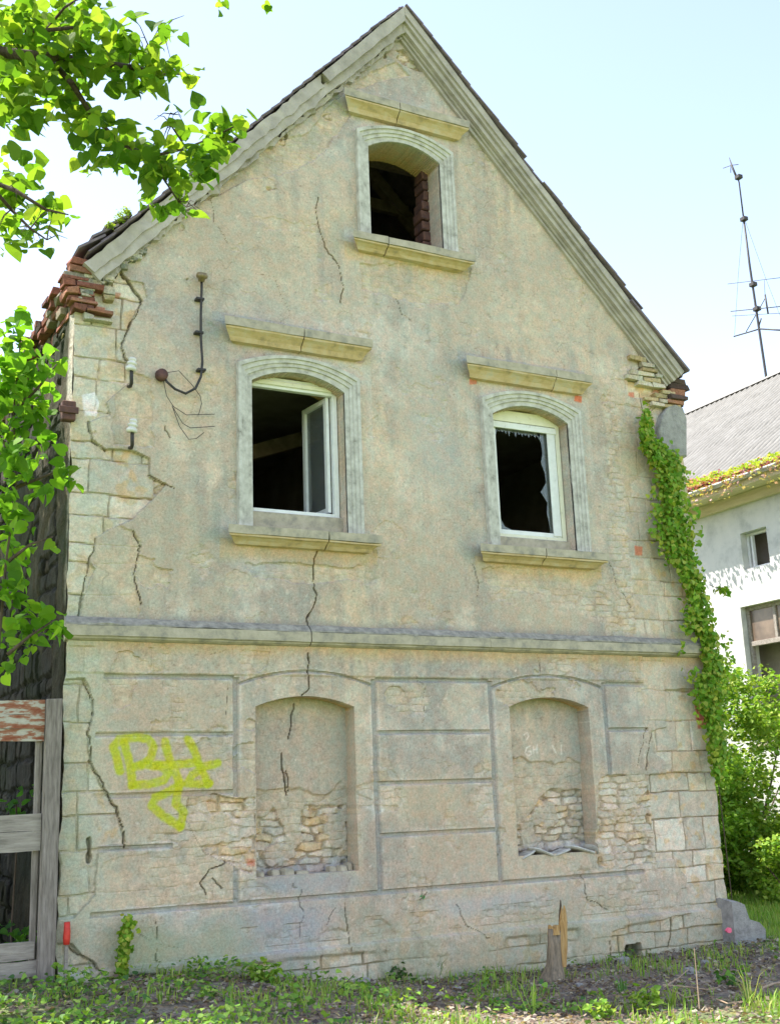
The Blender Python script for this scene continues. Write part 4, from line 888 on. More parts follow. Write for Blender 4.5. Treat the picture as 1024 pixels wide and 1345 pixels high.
# grass
def blades(name, X, Y, h, cols, lean=.85, w=.006, mat=None):
    n = len(X); Z = gz(X, Y); a = RNG.uniform(0, 2 * math.pi, n); ln = RNG.uniform(0, lean, n) * h
    dx, dy = np.cos(a), np.sin(a); px, py = -dy, dx; ww = w * RNG.uniform(.6, 1.4, n)
    V = np.stack([np.stack([X - px * ww, Y - py * ww, Z - .01], 1), np.stack([X + px * ww, Y + py * ww, Z - .01], 1),
                  np.stack([X + dx * ln * .35 + px * ww * .7, Y + dy * ln * .35 + py * ww * .7, Z + h * .55], 1), np.stack([X + dx * ln * .35 - px * ww * .7, Y + dy * ln * .35 - py * ww * .7, Z + h * .55], 1),
                  np.stack([X + dx * ln, Y + dy * ln, Z + h * .95], 1)], 1)
    b = (np.arange(n) * 5)[:, None]; Fq = np.array([[0, 1, 2, 3]]) + b; Ft = np.array([[3, 2, 4]]) + b
    return obj(name, V.reshape(-1, 3), [Fq, Ft], mat or M['leafsm'], None, np.repeat(cols, 5, axis=0))
n = 70000; X = RNG.uniform(6.9, 14, n); Y = RNG.uniform(-4, 9, n); keepm = (X > 7.35 + 0 * Y) | (Y < -.6); X, Y = X[keepm], Y[keepm]
X2 = RNG.uniform(-2, 8, 26000); Y2 = RNG.uniform(-5.2, -1.2, 26000); k = fbm(X2, Y2, 1.0, 3, 571) + .9 * sstep(-2.2, -3.0, Y2) - .75 > 0; X2, Y2 = X2[k], Y2[k]
X3 = RNG.uniform(-1.5, 7.2, 9000); Y3 = RNG.uniform(-3.2, -.04, 9000); k = fbm(X3, Y3, 1.7, 3, 575) + .25 * sstep(3, 0, X3) - .12 + .2 * (Y3 > -.2) > 0; X = np.concatenate([X, X2, X3[k]]); Y = np.concatenate([Y, Y2, Y3[k]])
tag(blades('grass', X, Y, RNG.uniform(.04, .13, len(X)), leaf_cols(len(X), [(.16, .33, .04), (.26, .42, .06), (.38, .42, .12)])), 'short green grass growing right of the house and in front', 'grass', None, 'stuff')
# low weeds along the wall
n = 46000; X = RNG.uniform(-1.6, 7.2, n); Y = RNG.uniform(-3.4, .0, n)
dens = -.10 + .22 * sstep(3.4, 1.0, X) + .75 * fbm(X, Y, 2.4, 3, 581) - .12 * sstep(3.3, 5, X) + .2 * (Y > -.25) ; k = (RNG.random(n) < dens) & ((Y < -.05) | (X < -.1)); X, Y = X[k], Y[k]
n = len(X); P = np.stack([X, Y, gz(X, Y) + RNG.uniform(.01, .09, n) * (1 + .6 * sstep(2.6, 0, X)) * np.clip(1 + 1.5 * fbm(X, Y, 2.3, 3, 591), .1, 2)], 1)
tag(scatter_leaves('ground_cover', P, RNG.uniform(.015, .05, n) , leaf_cols(n, [(.14, .3, .04), (.22, .4, .06), (.36, .5, .10), (.08, .18, .05)]), None, 'heart', .9, M['leafsm'], wide=1.3), 'low leafy weeds along the foot of the front wall', 'weeds', None, 'stuff')
# litter: dead leaves and crumbs
n = 14000; X = RNG.uniform(-1, 7.6, n); Y = RNG.uniform(-3.6, -.02, n); P = np.stack([X, Y, gz(X, Y) + .015 + RNG.uniform(0, .02, n)], 1)
tag(scatter_leaves('leaf_litter', P, RNG.uniform(.02, .055, n), leaf_cols(n, [(.2, .14, .11), (.32, .23, .17), (.10, .075, .08), (.5, .44, .36)]), None, 'simple', 1.2, M['leafsm'], wide=1.4), 'brown dead leaves and crumbs of plaster on the soil', 'leaf litter', None, 'stuff')

# ================================================================== plants
def rand_ball(n, rng=RNG):
    v = rng.normal(size=(n, 3)); v /= np.linalg.norm(v, axis=1)[:, None]; return v * (rng.random(n) ** .45)[:, None]
def blob_leaves(blobs, D, spread, dens, size_px):
    """clusters of leaves: (px, py, r_px[, dist]) -> world points, each cluster at its own distance"""
    P = []
    for b in blobs:
        d = D + RNG.uniform(-spread, spread) if len(b) < 4 else b[3]
        c = at(b[0], b[1], D=d); r = b[2] * d / F / .9
        n = max(3, int(dens * math.pi * b[2] ** 2 / (size_px ** 2 * .55)))
        P.append(c + rand_ball(n) * np.array([r, r * 1.25, r]))
    return np.concatenate(P)
# --- linden branches overhead
lt_base = (-5.6, -5.2, 0); lin = thing('linden_tree', 'large linden tree whose leafy branches hang in from the upper left', 'tree', lt_base)
m = MB(); m.tube([(-5.6, -5.2, -.2), (-5.55, -5.2, 1.5), (-5.4, -5.25, 3.2), (-5.3, -5.2, 5), (-5.35, -5.1, 8)], [.26, .21, .18, .14, .06], 12); m.build('trunk', M['bark'], lin, True)
Bd = 5.6
def br(pts, r0, r1, D=Bd, start=None):
    q = [np.array(start)] if start is not None else []
    q += [at(a, b, D=D + .25 * math.sin(i * 1.7 + a * .01)) for i, (a, b) in enumerate(pts)]
    n = len(q); return q, [r0 + (r1 - r0) * i / (n - 1) for i in range(n)]
BR = [br([(-120, 90), (-20, 66), (30, 72), (70, 75), (120, 80), (170, 88), (215, 96), (250, 98)], .035, .004, Bd, (-5.3, -5.2, 4.8)),
      br([(30, 72), (70, 82), (95, 110), (120, 150), (160, 190), (200, 205), (245, 195), (285, 178), (315, 162)], .016, .003),
      br([(-20, 66), (10, 40), (60, 40), (110, 35), (160, 60), (190, 75), (220, 50)], .012, .003), br([(200, 205), (215, 235), (235, 265), (245, 272)], .006, .002),
      br([(-110, 260), (-20, 235), (20, 250), (60, 275), (90, 282)], .02, .003, Bd - .3, (-5.35, -5.2, 4.2)), br([(-20, 235), (15, 275), (40, 300), (62, 315)], .01, .003, Bd - .3),
      br([(70, 75), (60, 40), (85, 10), (130, -20)], .010, .003), br([(245, 195), (225, 165), (228, 150)], .005, .002), br([(170, 88), (195, 60), (212, 42)], .005, .002)]
m = MB()
for q, r in BR: m.tube(q, r, 7)
for i in range(70):
    q, r = BR[RNG.integers(0, len(BR))]; k = RNG.integers(max(1, len(q) - 6), len(q)); a = q[k]; d = RNG.normal(size=3) * .05; m.tube([a, a + d * .5 + (0, 0, .02), a + d], [.003, .002, .001], 5)
m.build('branches', M['bark'], lin, True)
LB = [(20, 15, 34), (60, 18, 34), (95, 30, 34), (120, 12, 22), (145, 45, 25), (165, 50, 20), (120, 70, 34), (80, 60, 36), (40, 50, 34), (10, 70, 30), (0, 30, 30), (150, 85, 30), (180, 92, 24), (205, 98, 20), (225, 96, 16), (246, 98, 13),
      (208, 46, 14), (226, 40, 11), (214, 60, 9), (190, 72, 14), (185, 112, 14), (5, 110, 32), (35, 105, 34), (65, 115, 34), (90, 130, 26), (20, 140, 28), (50, 148, 20), (5, 165, 16), (108, 150, 26), (125, 175, 26), (110, 200, 10), (115, 225, 10),
      (150, 180, 26), (170, 200, 26), (140, 215, 16), (195, 200, 26), (215, 210, 24), (240, 205, 24), (262, 195, 24), (285, 190, 22), (300, 170, 22), (322, 156, 9), (288, 150, 8), (262, 150, 12), (228, 150, 12), (240, 172, 12), (265, 215, 22), (245, 235, 20),
      (225, 245, 16), (205, 232, 14), (190, 262, 14), (212, 272, 13), (235, 278, 11), (250, 280, 8), (285, 212, 16), (300, 195, 14), (180, 240, 10),
      (15, 200, 9), (42, 205, 8), (5, 240, 22), (25, 250, 20), (48, 240, 14), (55, 265, 18), (75, 275, 14), (92, 280, 9), (15, 275, 22), (40, 290, 18), (60, 305, 12), (20, 310, 18), (5, 325, 10), (50, 322, 9), (70, 292, 10), (30, 325, 9), (350, 0, 7), (285, 4, 8)]
P = blob_leaves(LB, Bd, .35, 2.7, 20)
n = len(P); scatter_leaves('foliage', P, RNG.uniform(.035, .09, n) ** 1.0, leaf_cols(n, [(.10, .22, .02), (.15, .28, .025), (.21, .34, .04), (.08, .18, .02), (.27, .37, .05)]), lin, 'heart', .35)
# --- tall shade tree beside the left wall (unseen, crown shaped for its shade)
tp = (-4.2, 4.4, 0); tr = thing('shade_tree', 'unseen leafy tree shaped to shade the mossy side wall on the left', 'tree', tp)
m = MB(); m.tube([(-4.2, 4.4, -.2), (-4.1, 4.4, 2), (-4.2, 4.3, 4.5), (-4, 4.3, 7.5)], [.2, .16, .12, .04], 10)
for k in range(14):
    a = RNG.uniform(0, 6.28); z_ = RNG.uniform(2.5, 7); p = np.array([-4.15, 4.35, z_]); d = np.array([math.cos(a), math.sin(a), .5]) * RNG.uniform(1, 2); m.tube([p, p + d * .6, p + d + (0, 0, .2)], [.05, .03, .01], 6)
m.build('trunk', M['bark'], tr, True)
P = []
for k in range(120):
    v = rand_ball(1)[0]; c = np.array([-3.0, 2.6, 6.6]) + v * np.array([2.3, 2.9, 3.6]); P.append(c + rand_ball(230) * .6)
P = np.concatenate(P); P = P[(P[:, 0] < -.95)]; tt = -P[:, 0] / SX; sy_ = P[:, 1] - SY * tt; sz_ = P[:, 2] - tt; P = P[~((sy_ > -.15) & (sy_ < .14) & (sz_ > 5.2))]; n = len(P)  # leaves cut away so sun reaches the upper wall corner
scatter_leaves('crown', P, RNG.uniform(.09, .15, n), leaf_cols(n, GREEN), tr, 'simple', .5, wide=1.3)
# --- sapling in front of the left corner
def stems(m, lst, D, r):
    for pl in lst:
        q = [at(a, b, D=D) for a, b in pl]; m.tube(q, [r * (1 - .7 * i / (len(q) - 1)) for i in range(len(q))], 6)
sp = at(8, 1290, D=9.3); sap = thing('linden_sapling', 'bright green sapling with broad leaves at the left corner of the house', 'tree', (sp[0], sp[1], gz(sp[0], sp[1]) + 0))
m = MB(); stems(m, [[(-40, 1300), (-32, 1150), (-18, 1000), (-2, 860), (8, 740), (22, 640), (18, 540), (28, 440)], [(10, 860), (40, 835), (75, 812)], [(8, 740), (40, 715), (70, 705)], [(22, 640), (60, 625), (95, 612)], [(18, 540), (50, 510), (75, 478)], [(20, 600), (5, 580), (-10, 560)]], 9.0, .016); m.build('stem', M['bark'], sap, True)
SB = [(20, 660, 16), (40, 690, 10), (15, 720, 14), (30, 750, 12), (14, 770, 14), (50, 590, 12), (70, 540, 10), (14, 425, 16), (30, 408, 10), (8, 455, 22), (28, 460, 14), (40, 470, 10), (62, 478, 16), (76, 470, 12), (10, 490, 26), (38, 500, 20), (60, 505, 14), (15, 525, 26), (45, 530, 18), (70, 512, 10), (10, 560, 26), (38, 558, 18), (58, 570, 10), (12, 595, 24), (40, 595, 14), (92, 608, 14), (80, 625, 12), (98, 630, 10), (14, 630, 20), (38, 640, 14), (60, 640, 10),
      (8, 665, 16), (28, 678, 10), (6, 700, 12), (22, 722, 10), (72, 716, 8), (40, 716, 8), (8, 740, 14), (25, 770, 8), (10, 790, 18), (34, 808, 16), (58, 806, 16), (75, 815, 12), (50, 828, 16), (20, 830, 20), (70, 832, 10), (40, 848, 12), (14, 858, 16), (8, 880, 10), (84, 828, 7)]
P = blob_leaves(SB, 9.0, .25, 3.0, 20); n = len(P); scatter_leaves('foliage', P, RNG.uniform(.06, .135, n), leaf_cols(n, [(.09, .22, .02), (.15, .32, .03), (.22, .38, .04), (.11, .25, .03)]), sap, 'heart', .3)
# --- ivy on the right corner
def ivy(name, label, path, D_Y, n_per, wpx, size, colrs, cat='ivy', tw=.6, base=None, group=None):
    pts = [at(a, b, D_Y) for a, b, w in path]
    b0 = pts[-1]; t = thing(name, label, cat, (b0[0], b0[1], 0))
    m = MB(); m.tube([p + np.array([0, .04, 0]) for p in pts] + ([np.array([b0[0], b0[1], 0])] if b0[2] > .3 else []), .006, 6)
    for k in range(len(pts) * 2):
        i = RNG.integers(0, len(pts)); d = RNG.normal(size=3) * (.15, .03, .2) * tw; m.tube([pts[i] + (0, .04, 0), pts[i] + d], [.005, .002], 5)
    m.build('stem', M['bark'], t, True)
    P = []; px = [a for a, b, w in path]; py = [b for a, b, w in path]; pw = [w for a, b, w in path]
    L = sum(math.hypot(px[i + 1] - px[i], py[i + 1] - py[i]) for i in range(len(px) - 1)); n = int(L * n_per); tt = RNG.random(n) * (len(px) - 1); ii = tt.astype(int); f_ = tt - ii
    for k in range(n):
        i = ii[k]; w = pw[i] + (pw[i + 1] - pw[i]) * f_[k]; w *= 1 + .5 * math.sin(py[i] * .1 + f_[k] * 9)
        a = px[i] + (px[i + 1] - px[i]) * f_[k] + np.clip(RNG.normal(0, w * .48), -w * 1.1, w * 1.1); b = py[i] + (py[i + 1] - py[i]) * f_[k] + RNG.normal(0, 7)
        P.append(at(a, b, D_Y - abs(RNG.normal(0, .07)) - .02))
    P = np.array(P)
    if n_per > 10: P = P[fbm(P[:, 0] + P[:, 2] * .3, P[:, 2], 3.2, 2, 611) > -.28]
    n = len(P)
    z = RNG.normal(size=(n, 3)) * .5 + np.array([-.15, -.9, .35]); z /= np.linalg.norm(z, axis=1)[:, None]; t_ = RNG.normal(size=(n, 3)) * .4 + (0, 0, -1); y = t_ - (t_ * z).sum(1)[:, None] * z; y /= np.linalg.norm(y, axis=1)[:, None]; fr = np.stack([np.cross(y, z), y, z], 2)
    scatter_leaves('foliage', P, RNG.uniform(*size, n), leaf_cols(n, colrs), t, 'heart', .5, M['leafsm'], fr, 1.1); return t
IVC = [(.12, .27, .02), (.2, .37, .03), (.3, .42, .05), (.13, .28, .02), (.40, .42, .07)]
ivy('climbing_ivy', 'long green ivy climbing the right corner of the old house', [(848, 548, 5), (848, 580, 6), (862, 592, 9), (880, 612, 17), (880, 650, 21), (884, 690, 23), (890, 718, 18), (903, 745, 11), (914, 775, 10), (914, 810, 13), (924, 845, 22), (930, 880, 23), (930, 915, 15), (938, 950, 11), (943, 985, 9), (944, 1010, 6)], -.06, 19, 20, (.03, .068), IVC)
ivy('creeping_ivy', 'small ivy shoot climbing the plaster at the lower left', [(171, 1208, 9), (166, 1225, 7), (163, 1245, 7), (162, 1265, 6), (160, 1290, 10)], -.05, 4, 8, (.03, .05), IVC, tw=.2)
# --- shrubs beyond the right corner
def shrub(name, label, c, r, nb, nl, size, cols, group=None, gap=.4):
    t = thing(name, label, 'shrub', (c[0], c[1], float(gz(c[0], c[1]))), group)
    m = MB()
    for k in range(9):
        a = RNG.uniform(0, 6.28); e = np.array([c[0] + math.cos(a) * r[0] * .7, c[1] + math.sin(a) * r[1] * .7, c[2] + RNG.uniform(-.3, .7) * r[2]]); b = np.array([c[0] + RNG.normal(0, .1), c[1] + RNG.normal(0, .1), -.05]); m.tube([b, (b + e) / 2 + RNG.normal(0, .1, 3), e], [.03, .02, .006], 6)
    m.build('stem', M['bark'], t, True)
    P = []
    for k in range(nb):
        v = RNG.normal(size=3); v /= np.linalg.norm(v); v *= RNG.uniform(.55, 1.0) ** .6; P.append(np.array(c) + v * np.array(r) + rand_ball(nl) * gap)
    P = np.concatenate(P); P = P[P[:, 2] > .04]; n = len(P)
    scatter_leaves('foliage', P, RNG.uniform(*size, n), leaf_cols(n, cols), t, 'simple', .5, M['leafsm'], wide=1.5); return t
LIME = [(.2, .36, .04), (.28, .42, .05), (.13, .27, .03), (.36, .45, .09)]
shrub('garden_shrub', 'tall sunlit leafy shrub under the big window of the white house', (11.6, 4.7, 1.55), (1.6, 1.5, 2.0), 190, 170, (.05, .10), LIME, gap=.33)
shrub('garden_shrub', 'darker tangled shrub between the old house and the white house', (10.0, 3.9, 1.5), (.75, .9, 1.7), 70, 140, (.05, .09), [(.14, .29, .03), (.2, .36, .04), (.28, .42, .06)], gap=.28)
shrub('garden_shrub', 'low pale green shrub on the lawn at the right edge', (10.6, 2.2, .45), (.9, .7, .55), 40, 110, (.05, .08), LIME, gap=.2)
shrub('garden_shrub', 'yellow green shrub at the far right edge of the lawn', (11.6, 2.4, 1.1), (.8, .8, .9), 40, 120, (.05, .09), LIME, gap=.3)
shrub('dark_hedge', 'dark bushy growth behind the plank fence', (-1.6, 2.6, .9), (1.2, 1.3, 1.2), 50, 130, (.07, .12), DKGREEN, gap=.3)
shrub('garden_shrub', 'dense bright shrub right behind the ivy corner', (11.0, 5.4, 1.0), (1.4, .9, 1.5), 140, 160, (.05, .09), LIME, gap=.3)
# leaves between the boards
c0 = at(20, 1100, 1.0); t = thing('nettle_clump', 'leafy weeds growing behind the gaps of the plank fence', 'weeds', (c0[0], 1.0, .3))
P = blob_leaves([(15, 1225, 18), (30, 1240, 14), (5, 1210, 14), (20, 1050, 22), (45, 1040, 12), (5, 1065, 14), (50, 1225, 8)], 10.6, .2, .8, 14); n = len(P)
scatter_leaves('foliage', P, RNG.uniform(.06, .1, n), leaf_cols(n, [(.05, .14, .03), (.08, .2, .03)]), t, 'heart', .5)
m = MB(); m.tube([at(18, 1290, D=10.6), at(15, 1225, D=10.6), at(22, 1120, D=10.6), at(22, 1050, D=10.6)], .008, 5); m.build('stem', M['bark'], t, True)
# moss and stonecrop on the left verge
c0 = at(150, 290, -.15); t = thing('stonecrop', 'yellow green stonecrop growing on the left roof edge', 'plant', tuple(c0))
P = []
for a, b, r in ((163, 281, 8), (157, 287, 6), (145, 296, 4), (168, 278, 5)): P.append(at(a, b, -.17) + rand_ball(90) * r * .0085)
P = np.concatenate(P); n = len(P); scatter_leaves('foliage', P, RNG.uniform(.015, .035, n), leaf_cols(n, [(.35, .42, .08), (.22, .34, .06)]), t, 'simple', 1.2, M['leafsm'])

# --- individual ground plants
def tuft(px, py, h, n, label, cols, Y=None, lean=.9, w=.006):
    p = at(px, py, Z=float(0.02)); b = (p[0], p[1], float(gz(p[0], p[1]))); k = []
    m = MB(); C2 = []
    for i in range(n):
        a = RNG.uniform(0, 6.28); ln = RNG.uniform(.1, lean) * h; hh = h * RNG.uniform(.55, 1); d = np.array([math.cos(a), math.sin(a), 0]); q = np.array([-d[1], d[0], 0]) * w
        o = np.array(b) + RNG.normal(0, .02, 3) * (1, 1, 0); p1 = o + d * ln * .4 + (0, 0, hh * .7); p2 = o + d * ln + (0, 0, hh)
        m.add([o - q, o + q, p1 + q * .8, p1 - q * .8, p2], [(0, 1, 2, 3), (3, 2, 4)]); c = np.array(cols[RNG.integers(0, len(cols))]) * RNG.uniform(.8, 1.2); C2 += [c] * 5
    o = m.build('grass_tuft', M['leafsm'], None, False, b, cols=np.array(C2)); tag(o, label, 'grass', 'grass tufts standing in the litter')
tuft(700, 1335, .30, 7, 'long bent blade tuft left of the bright strip at the bottom', [(.3, .42, .08), (.2, .34, .05)])
tuft(880, 1318, .24, 9, 'upright yellow green tuft right of the small bushy weed', [(.28, .38, .08)])
tuft(985, 1318, .34, 14, 'pale tuft at the lower right corner of the picture', [(.34, .36, .14), (.2, .3, .05)])
tuft(645, 1322, .22, 5, 'thin tuft left of the broken stump', [(.2, .32, .06)])
tuft(575, 1285, .26, 26, 'dense tuft against the wall at its middle', [(.06, .16, .04), (.1, .22, .05)])
tuft(820, 1300, .16, 10, 'small tuft below the hole in the plinth', [(.1, .22, .05)])
def weed(px, py, r, n, label, cols, size=(.03, .06)):
    p = at(px, py, Z=.03); b = np.array([p[0], p[1], float(gz(p[0], p[1]))]); t = thing('weed', label, 'weed', tuple(b), 'leafy weeds in front of the wall')
    P = b + rand_ball(n) * np.array([r, r, r * .7]) + (0, 0, r * .6); m = MB()
    for k in range(4): m.tube([b, P[k]], [.004, .002], 5)
    m.build('stem', M['bark'], t); scatter_leaves('foliage', P, RNG.uniform(*size, n), leaf_cols(n, cols), t, 'heart', .8, M['leafsm'])
weed(850, 1322, .16, 120, 'bushy yellow green weed right of the broken stump', LIME)
weed(790, 1335, .12, 70, 'low bright weed at the bottom edge right of the stump', LIME)
weed(120, 1325, .2, 130, 'broad leaved weed below the red tube', GREEN, (.05, .09)); weed(230, 1318, .18, 110, 'broad leaved weed right of the small ivy shoot', LIME, (.05, .08))
weed(350, 1325, .16, 90, 'small green weed below the left blind window', LIME, (.04, .07)); weed(30, 1320, .22, 120, 'weed clump below the plank fence', GREEN, (.05, .09))
weed(520, 1290, .14, 90, 'dark weed against the middle of the plinth', DKGREEN); weed(960, 1290, .14, 60, 'weed beside the corner stone', GREEN, (.03, .06))
p = at(553, 1177, -.02); t = thing('wall_weed', 'tiny green seedling growing out of the groove in the wall', 'weed', tuple(p)); P = p + rand_ball(12) * .025 + (0, -.02, 0)
scatter_leaves('foliage', P, .025, leaf_cols(12, [(.03, .3, .08)]), t, 'simple', .5, M['leafsm']); m = MB(); m.tube([p, p + (0, -.02, .06)], .002, 5); m.build('stem', M['bark'], t)
p = at(948, 775, .3); t = thing('ivy_runner', 'loose ivy shoot sticking out to the right of the long ivy', 'ivy', tuple(p)); P = p + rand_ball(26) * np.array([.12, .08, .07]); scatter_leaves('foliage', P, RNG.uniform(.04, .07, 26), leaf_cols(26, IVC), t, 'heart', .4, M['leafsm']); m = MB(); m.tube([p, p + (-.3, -.1, .03)], .004, 5); m.build('stem', M['bark'], t)

# ================================================================== fence
fz = 2.54; fp = thing('plank_fence', 'weathered fence of broad peeling boards on a grey post beside the left corner', 'fence', (-.1, -.08, 0))
m = MB()
m.bbox((-.165, -.10, .18), (-.035, -.02, 2.55), .006, .004); m.build('post', M['wood'], fp)
m = MB(); m.bbox((-.22, -.01, .25), (-.172, .05, 2.5), .005, .004); m.build('post', M['wood'], fp)
m = MB(); m.bbox((-2.9, -.02, .1), (-2.78, .06, 2.5), .006, .004); m.build('post', M['wood'], fp)
for (z0, z1, mt, y_, x1) in ((2.43, 2.54, 'redplank', -.05, -.168), (2.315, 2.425, 'redplank', -.055, -.168), (2.21, 2.31, 'redplank', -.045, -.168), (1.50, 1.635, 'plank', -.05, -.17), (1.345, 1.495, 'plank', -.055, -.17), (.53, .66, 'plank', -.05, -.19), (.40, .525, 'plank', -.045, -.1)):
    m = MB(); n = 14; xs = np.linspace(-2.95, x1, n); V = []
    for x_ in xs:
        e0, e1 = RNG.normal(0, .004, 2); V += [(x_, y_, z0 + e0), (x_, y_ + .03, z0 + e0), (x_, y_ + .03, z1 + e1), (x_, y_, z1 + e1)]
    m.add(V, [(i * 4 + k, i * 4 + (k + 1) % 4, i * 4 + 4 + (k + 1) % 4, i * 4 + 4 + k) for i in range(n - 1) for k in range(4)] + [(0, 1, 2, 3), (n * 4 - 1, n * 4 - 2, n * 4 - 3, n * 4 - 4)]); m.build('board', M[mt], fp)
# red tube on a stake
p = at(88, 1225, -.07); t = thing('marker_stake', 'short stake with a red plastic sleeve between post and wall', 'marker', (p[0], p[1], .3))
m = MB(); q = p.copy(); m.tube([p + (0, 0, -.09), p + (0, 0, -.04), p + (.002, 0, .02), p + (0, 0, .08)], [.025, .03, .027, .024], 12); m.build('sleeve', M['red'], t, True)
m = MB(); m.bbox((p[0] - .014, p[1] - .012, .25), (p[0] + .014, p[1] + .012, p[2] - .09), .003); m.build('stake', M['plank'], t)

# ================================================================== stump, stones, sticks
b = at(728, 1284, Z=0.03); b[2] = float(gz(b[0], b[1])); t = thing('broken_trunk', 'broken stub of a small trunk with bright splintered wood in front of the wall', 'stump', tuple(b))
def jag_tube(path, rad, n=14, jag=.06, seed=0, squash=1.0, sector=None):
    r = np.random.default_rng(seed); m = MB(); V = []; path = [np.array(p, float) for p in path]
    for i, p in enumerate(path):
        for k in range(n):
            th = 2 * math.pi * k / n; rr_ = rad[i] * (1 + .12 * math.sin(3 * th + i) + .06 * r.normal()); z_ = r.uniform(-jag, jag) * 1.0 if i == len(path) - 1 else 0
            V.append(p + np.array([math.cos(th) * rr_, math.sin(th) * rr_ * squash, z_]))
    F_ = [(i * n + k, i * n + (k + 1) % n, (i + 1) * n + (k + 1) % n, (i + 1) * n + k) for i in range(len(path) - 1) for k in range(n)]
    V.append(path[-1] + (0, 0, -.03)); c = len(V) - 1; F_ += [((len(path) - 1) * n + k, (len(path) - 1) * n + (k + 1) % n, c) for k in range(n)]
    return m.add(V, F_)
jag_tube([b + (-.02, 0, -.05), b + (-.01, 0, .05), b + (.01, 0, .14), b + (.02, 0, .30), b + (.025, 0, .44)], [.13, .10, .075, .065, .058], 16, .02, 1).build('bark', M['stumpbark'], t, True)
m = jag_tube([b + (.02, -.01, .40), b + (.025, -.01, .47)], [.055, .05], 12, .02, 2); m.build('broken_top', M['rawwood'], t)
m = jag_tube([b + (.07, -.035, .12), b + (.09, -.035, .30), b + (.11, -.03, .50), b + (.125, -.03, .60)], [.035, .045, .042, .022], 10, .06, 3, .7); m.build('splinter', M['rawwood'], t)
m = jag_tube([b + (.10, .0, .3), b + (.115, .0, .55), b + (.12, 0, .68)], [.03, .02, .006], 8, .02, 4, .7); m.build('splinter', M['bark'], t)
def stone(px, py, r, label, Y=None, name='stone', mat='boulder', grp=None, pos=None, seed=1):
    p = at(px, py, Z=.03) if pos is None else np.array(pos, float); p[2] = float(gz(p[0], p[1])) if pos is None else p[2]
    n1, n2 = 14, 9; V = []; rg = np.random.default_rng(seed)
    sh = rg.uniform(.8, 1.2, 3)
    for j in range(n2 + 1):
        ph = math.pi * j / n2
        for k in range(n1):
            th = 2 * math.pi * k / n1; v = np.array([math.sin(ph) * math.cos(th), math.sin(ph) * math.sin(th), math.cos(ph)]); v = np.sign(v) * np.abs(v) ** .7
            q = v * np.array(r) * (1 + .12 * math.sin(3 * th + seed + 2 * ph) + .08 * math.sin(5 * ph + seed)); V.append(p + q + (0, 0, r[2] * .6))
    F_ = [(j * n1 + k, j * n1 + (k + 1) % n1, (j + 1) * n1 + (k + 1) % n1, (j + 1) * n1 + k) for j in range(n2) for k in range(n1)]
    m = MB(); m.add(V, F_); o = m.build(name, M[mat], None, False, tuple(p)); tag(o, label, 'stone', grp); return o
stone(676, 1268, (.15, .10, .10), 'dark grey rounded stone lying against the plinth left of the stump', seed=2)
stone(818, 1262, (.06, .05, .05), 'small stone at the hole in the plinth', seed=3)
for i, (a, bb, s_, l_) in enumerate(((905, 1275, .06, 'small grey stone left of the corner stone'), (925, 1262, .04, 'pebble next to the corner stone'), (480, 1300, .05, 'grey lump of plaster below the middle of the wall'), (420, 1298, .045, 'lump of plaster below the left blind window'), (600, 1300, .04, 'pale crumb left of the dark rounded stone'), (760, 1290, .035, 'pebble right of the stump'))):
    stone(a, bb, (s_, s_ * .8, s_ * .6), l_, grp='stones fallen from the wall', seed=i + 5)
# corner stone (buttress block) with pink mark
p = at(966, 1238, -.12); cs_ = thing('corner_stone', 'worn grey corner stone leaning at the right foot of the house', 'stone', (p[0], p[1], 0))
m = MB(); V = []; prof = [(-.22, -.1), (.20, -.1), (.22, .16), (.15, .24), (.02, .28), (-.04, .42), (-.12, .47), (-.22, .48)]
for y_ in (-.16, .0, .16):
    for (a, z_) in prof: V.append((7.16 + a + RNG.normal(0, .006) + .01, -.02 + y_, z_ + RNG.normal(0, .006) - .02 * abs(y_) / .16))
L = len(prof); m.add(V, [(i * L + k, i * L + (k + 1) % L, (i + 1) * L + (k + 1) % L, (i + 1) * L + k) for i in range(2) for k in range(L)] + [tuple(range(L))[::-1], tuple(range(2 * L, 3 * L))]); m.build('block', M['boulder'], cs_)
q = at(957, 1222, -.19); m = MB(); V = [q + np.array([.035 * math.cos(k * .785) * (1 + .3 * math.sin(k * 2)), 0, .028 * math.sin(k * .785)]) for k in range(8)]; m.add(V + [v + (0, .02, 0) for v in V], [tuple(range(8))[::-1]] + [(k, (k + 1) % 8, 8 + (k + 1) % 8, 8 + k) for k in range(8)]); m.build('paint_mark', M['pink'], cs_)
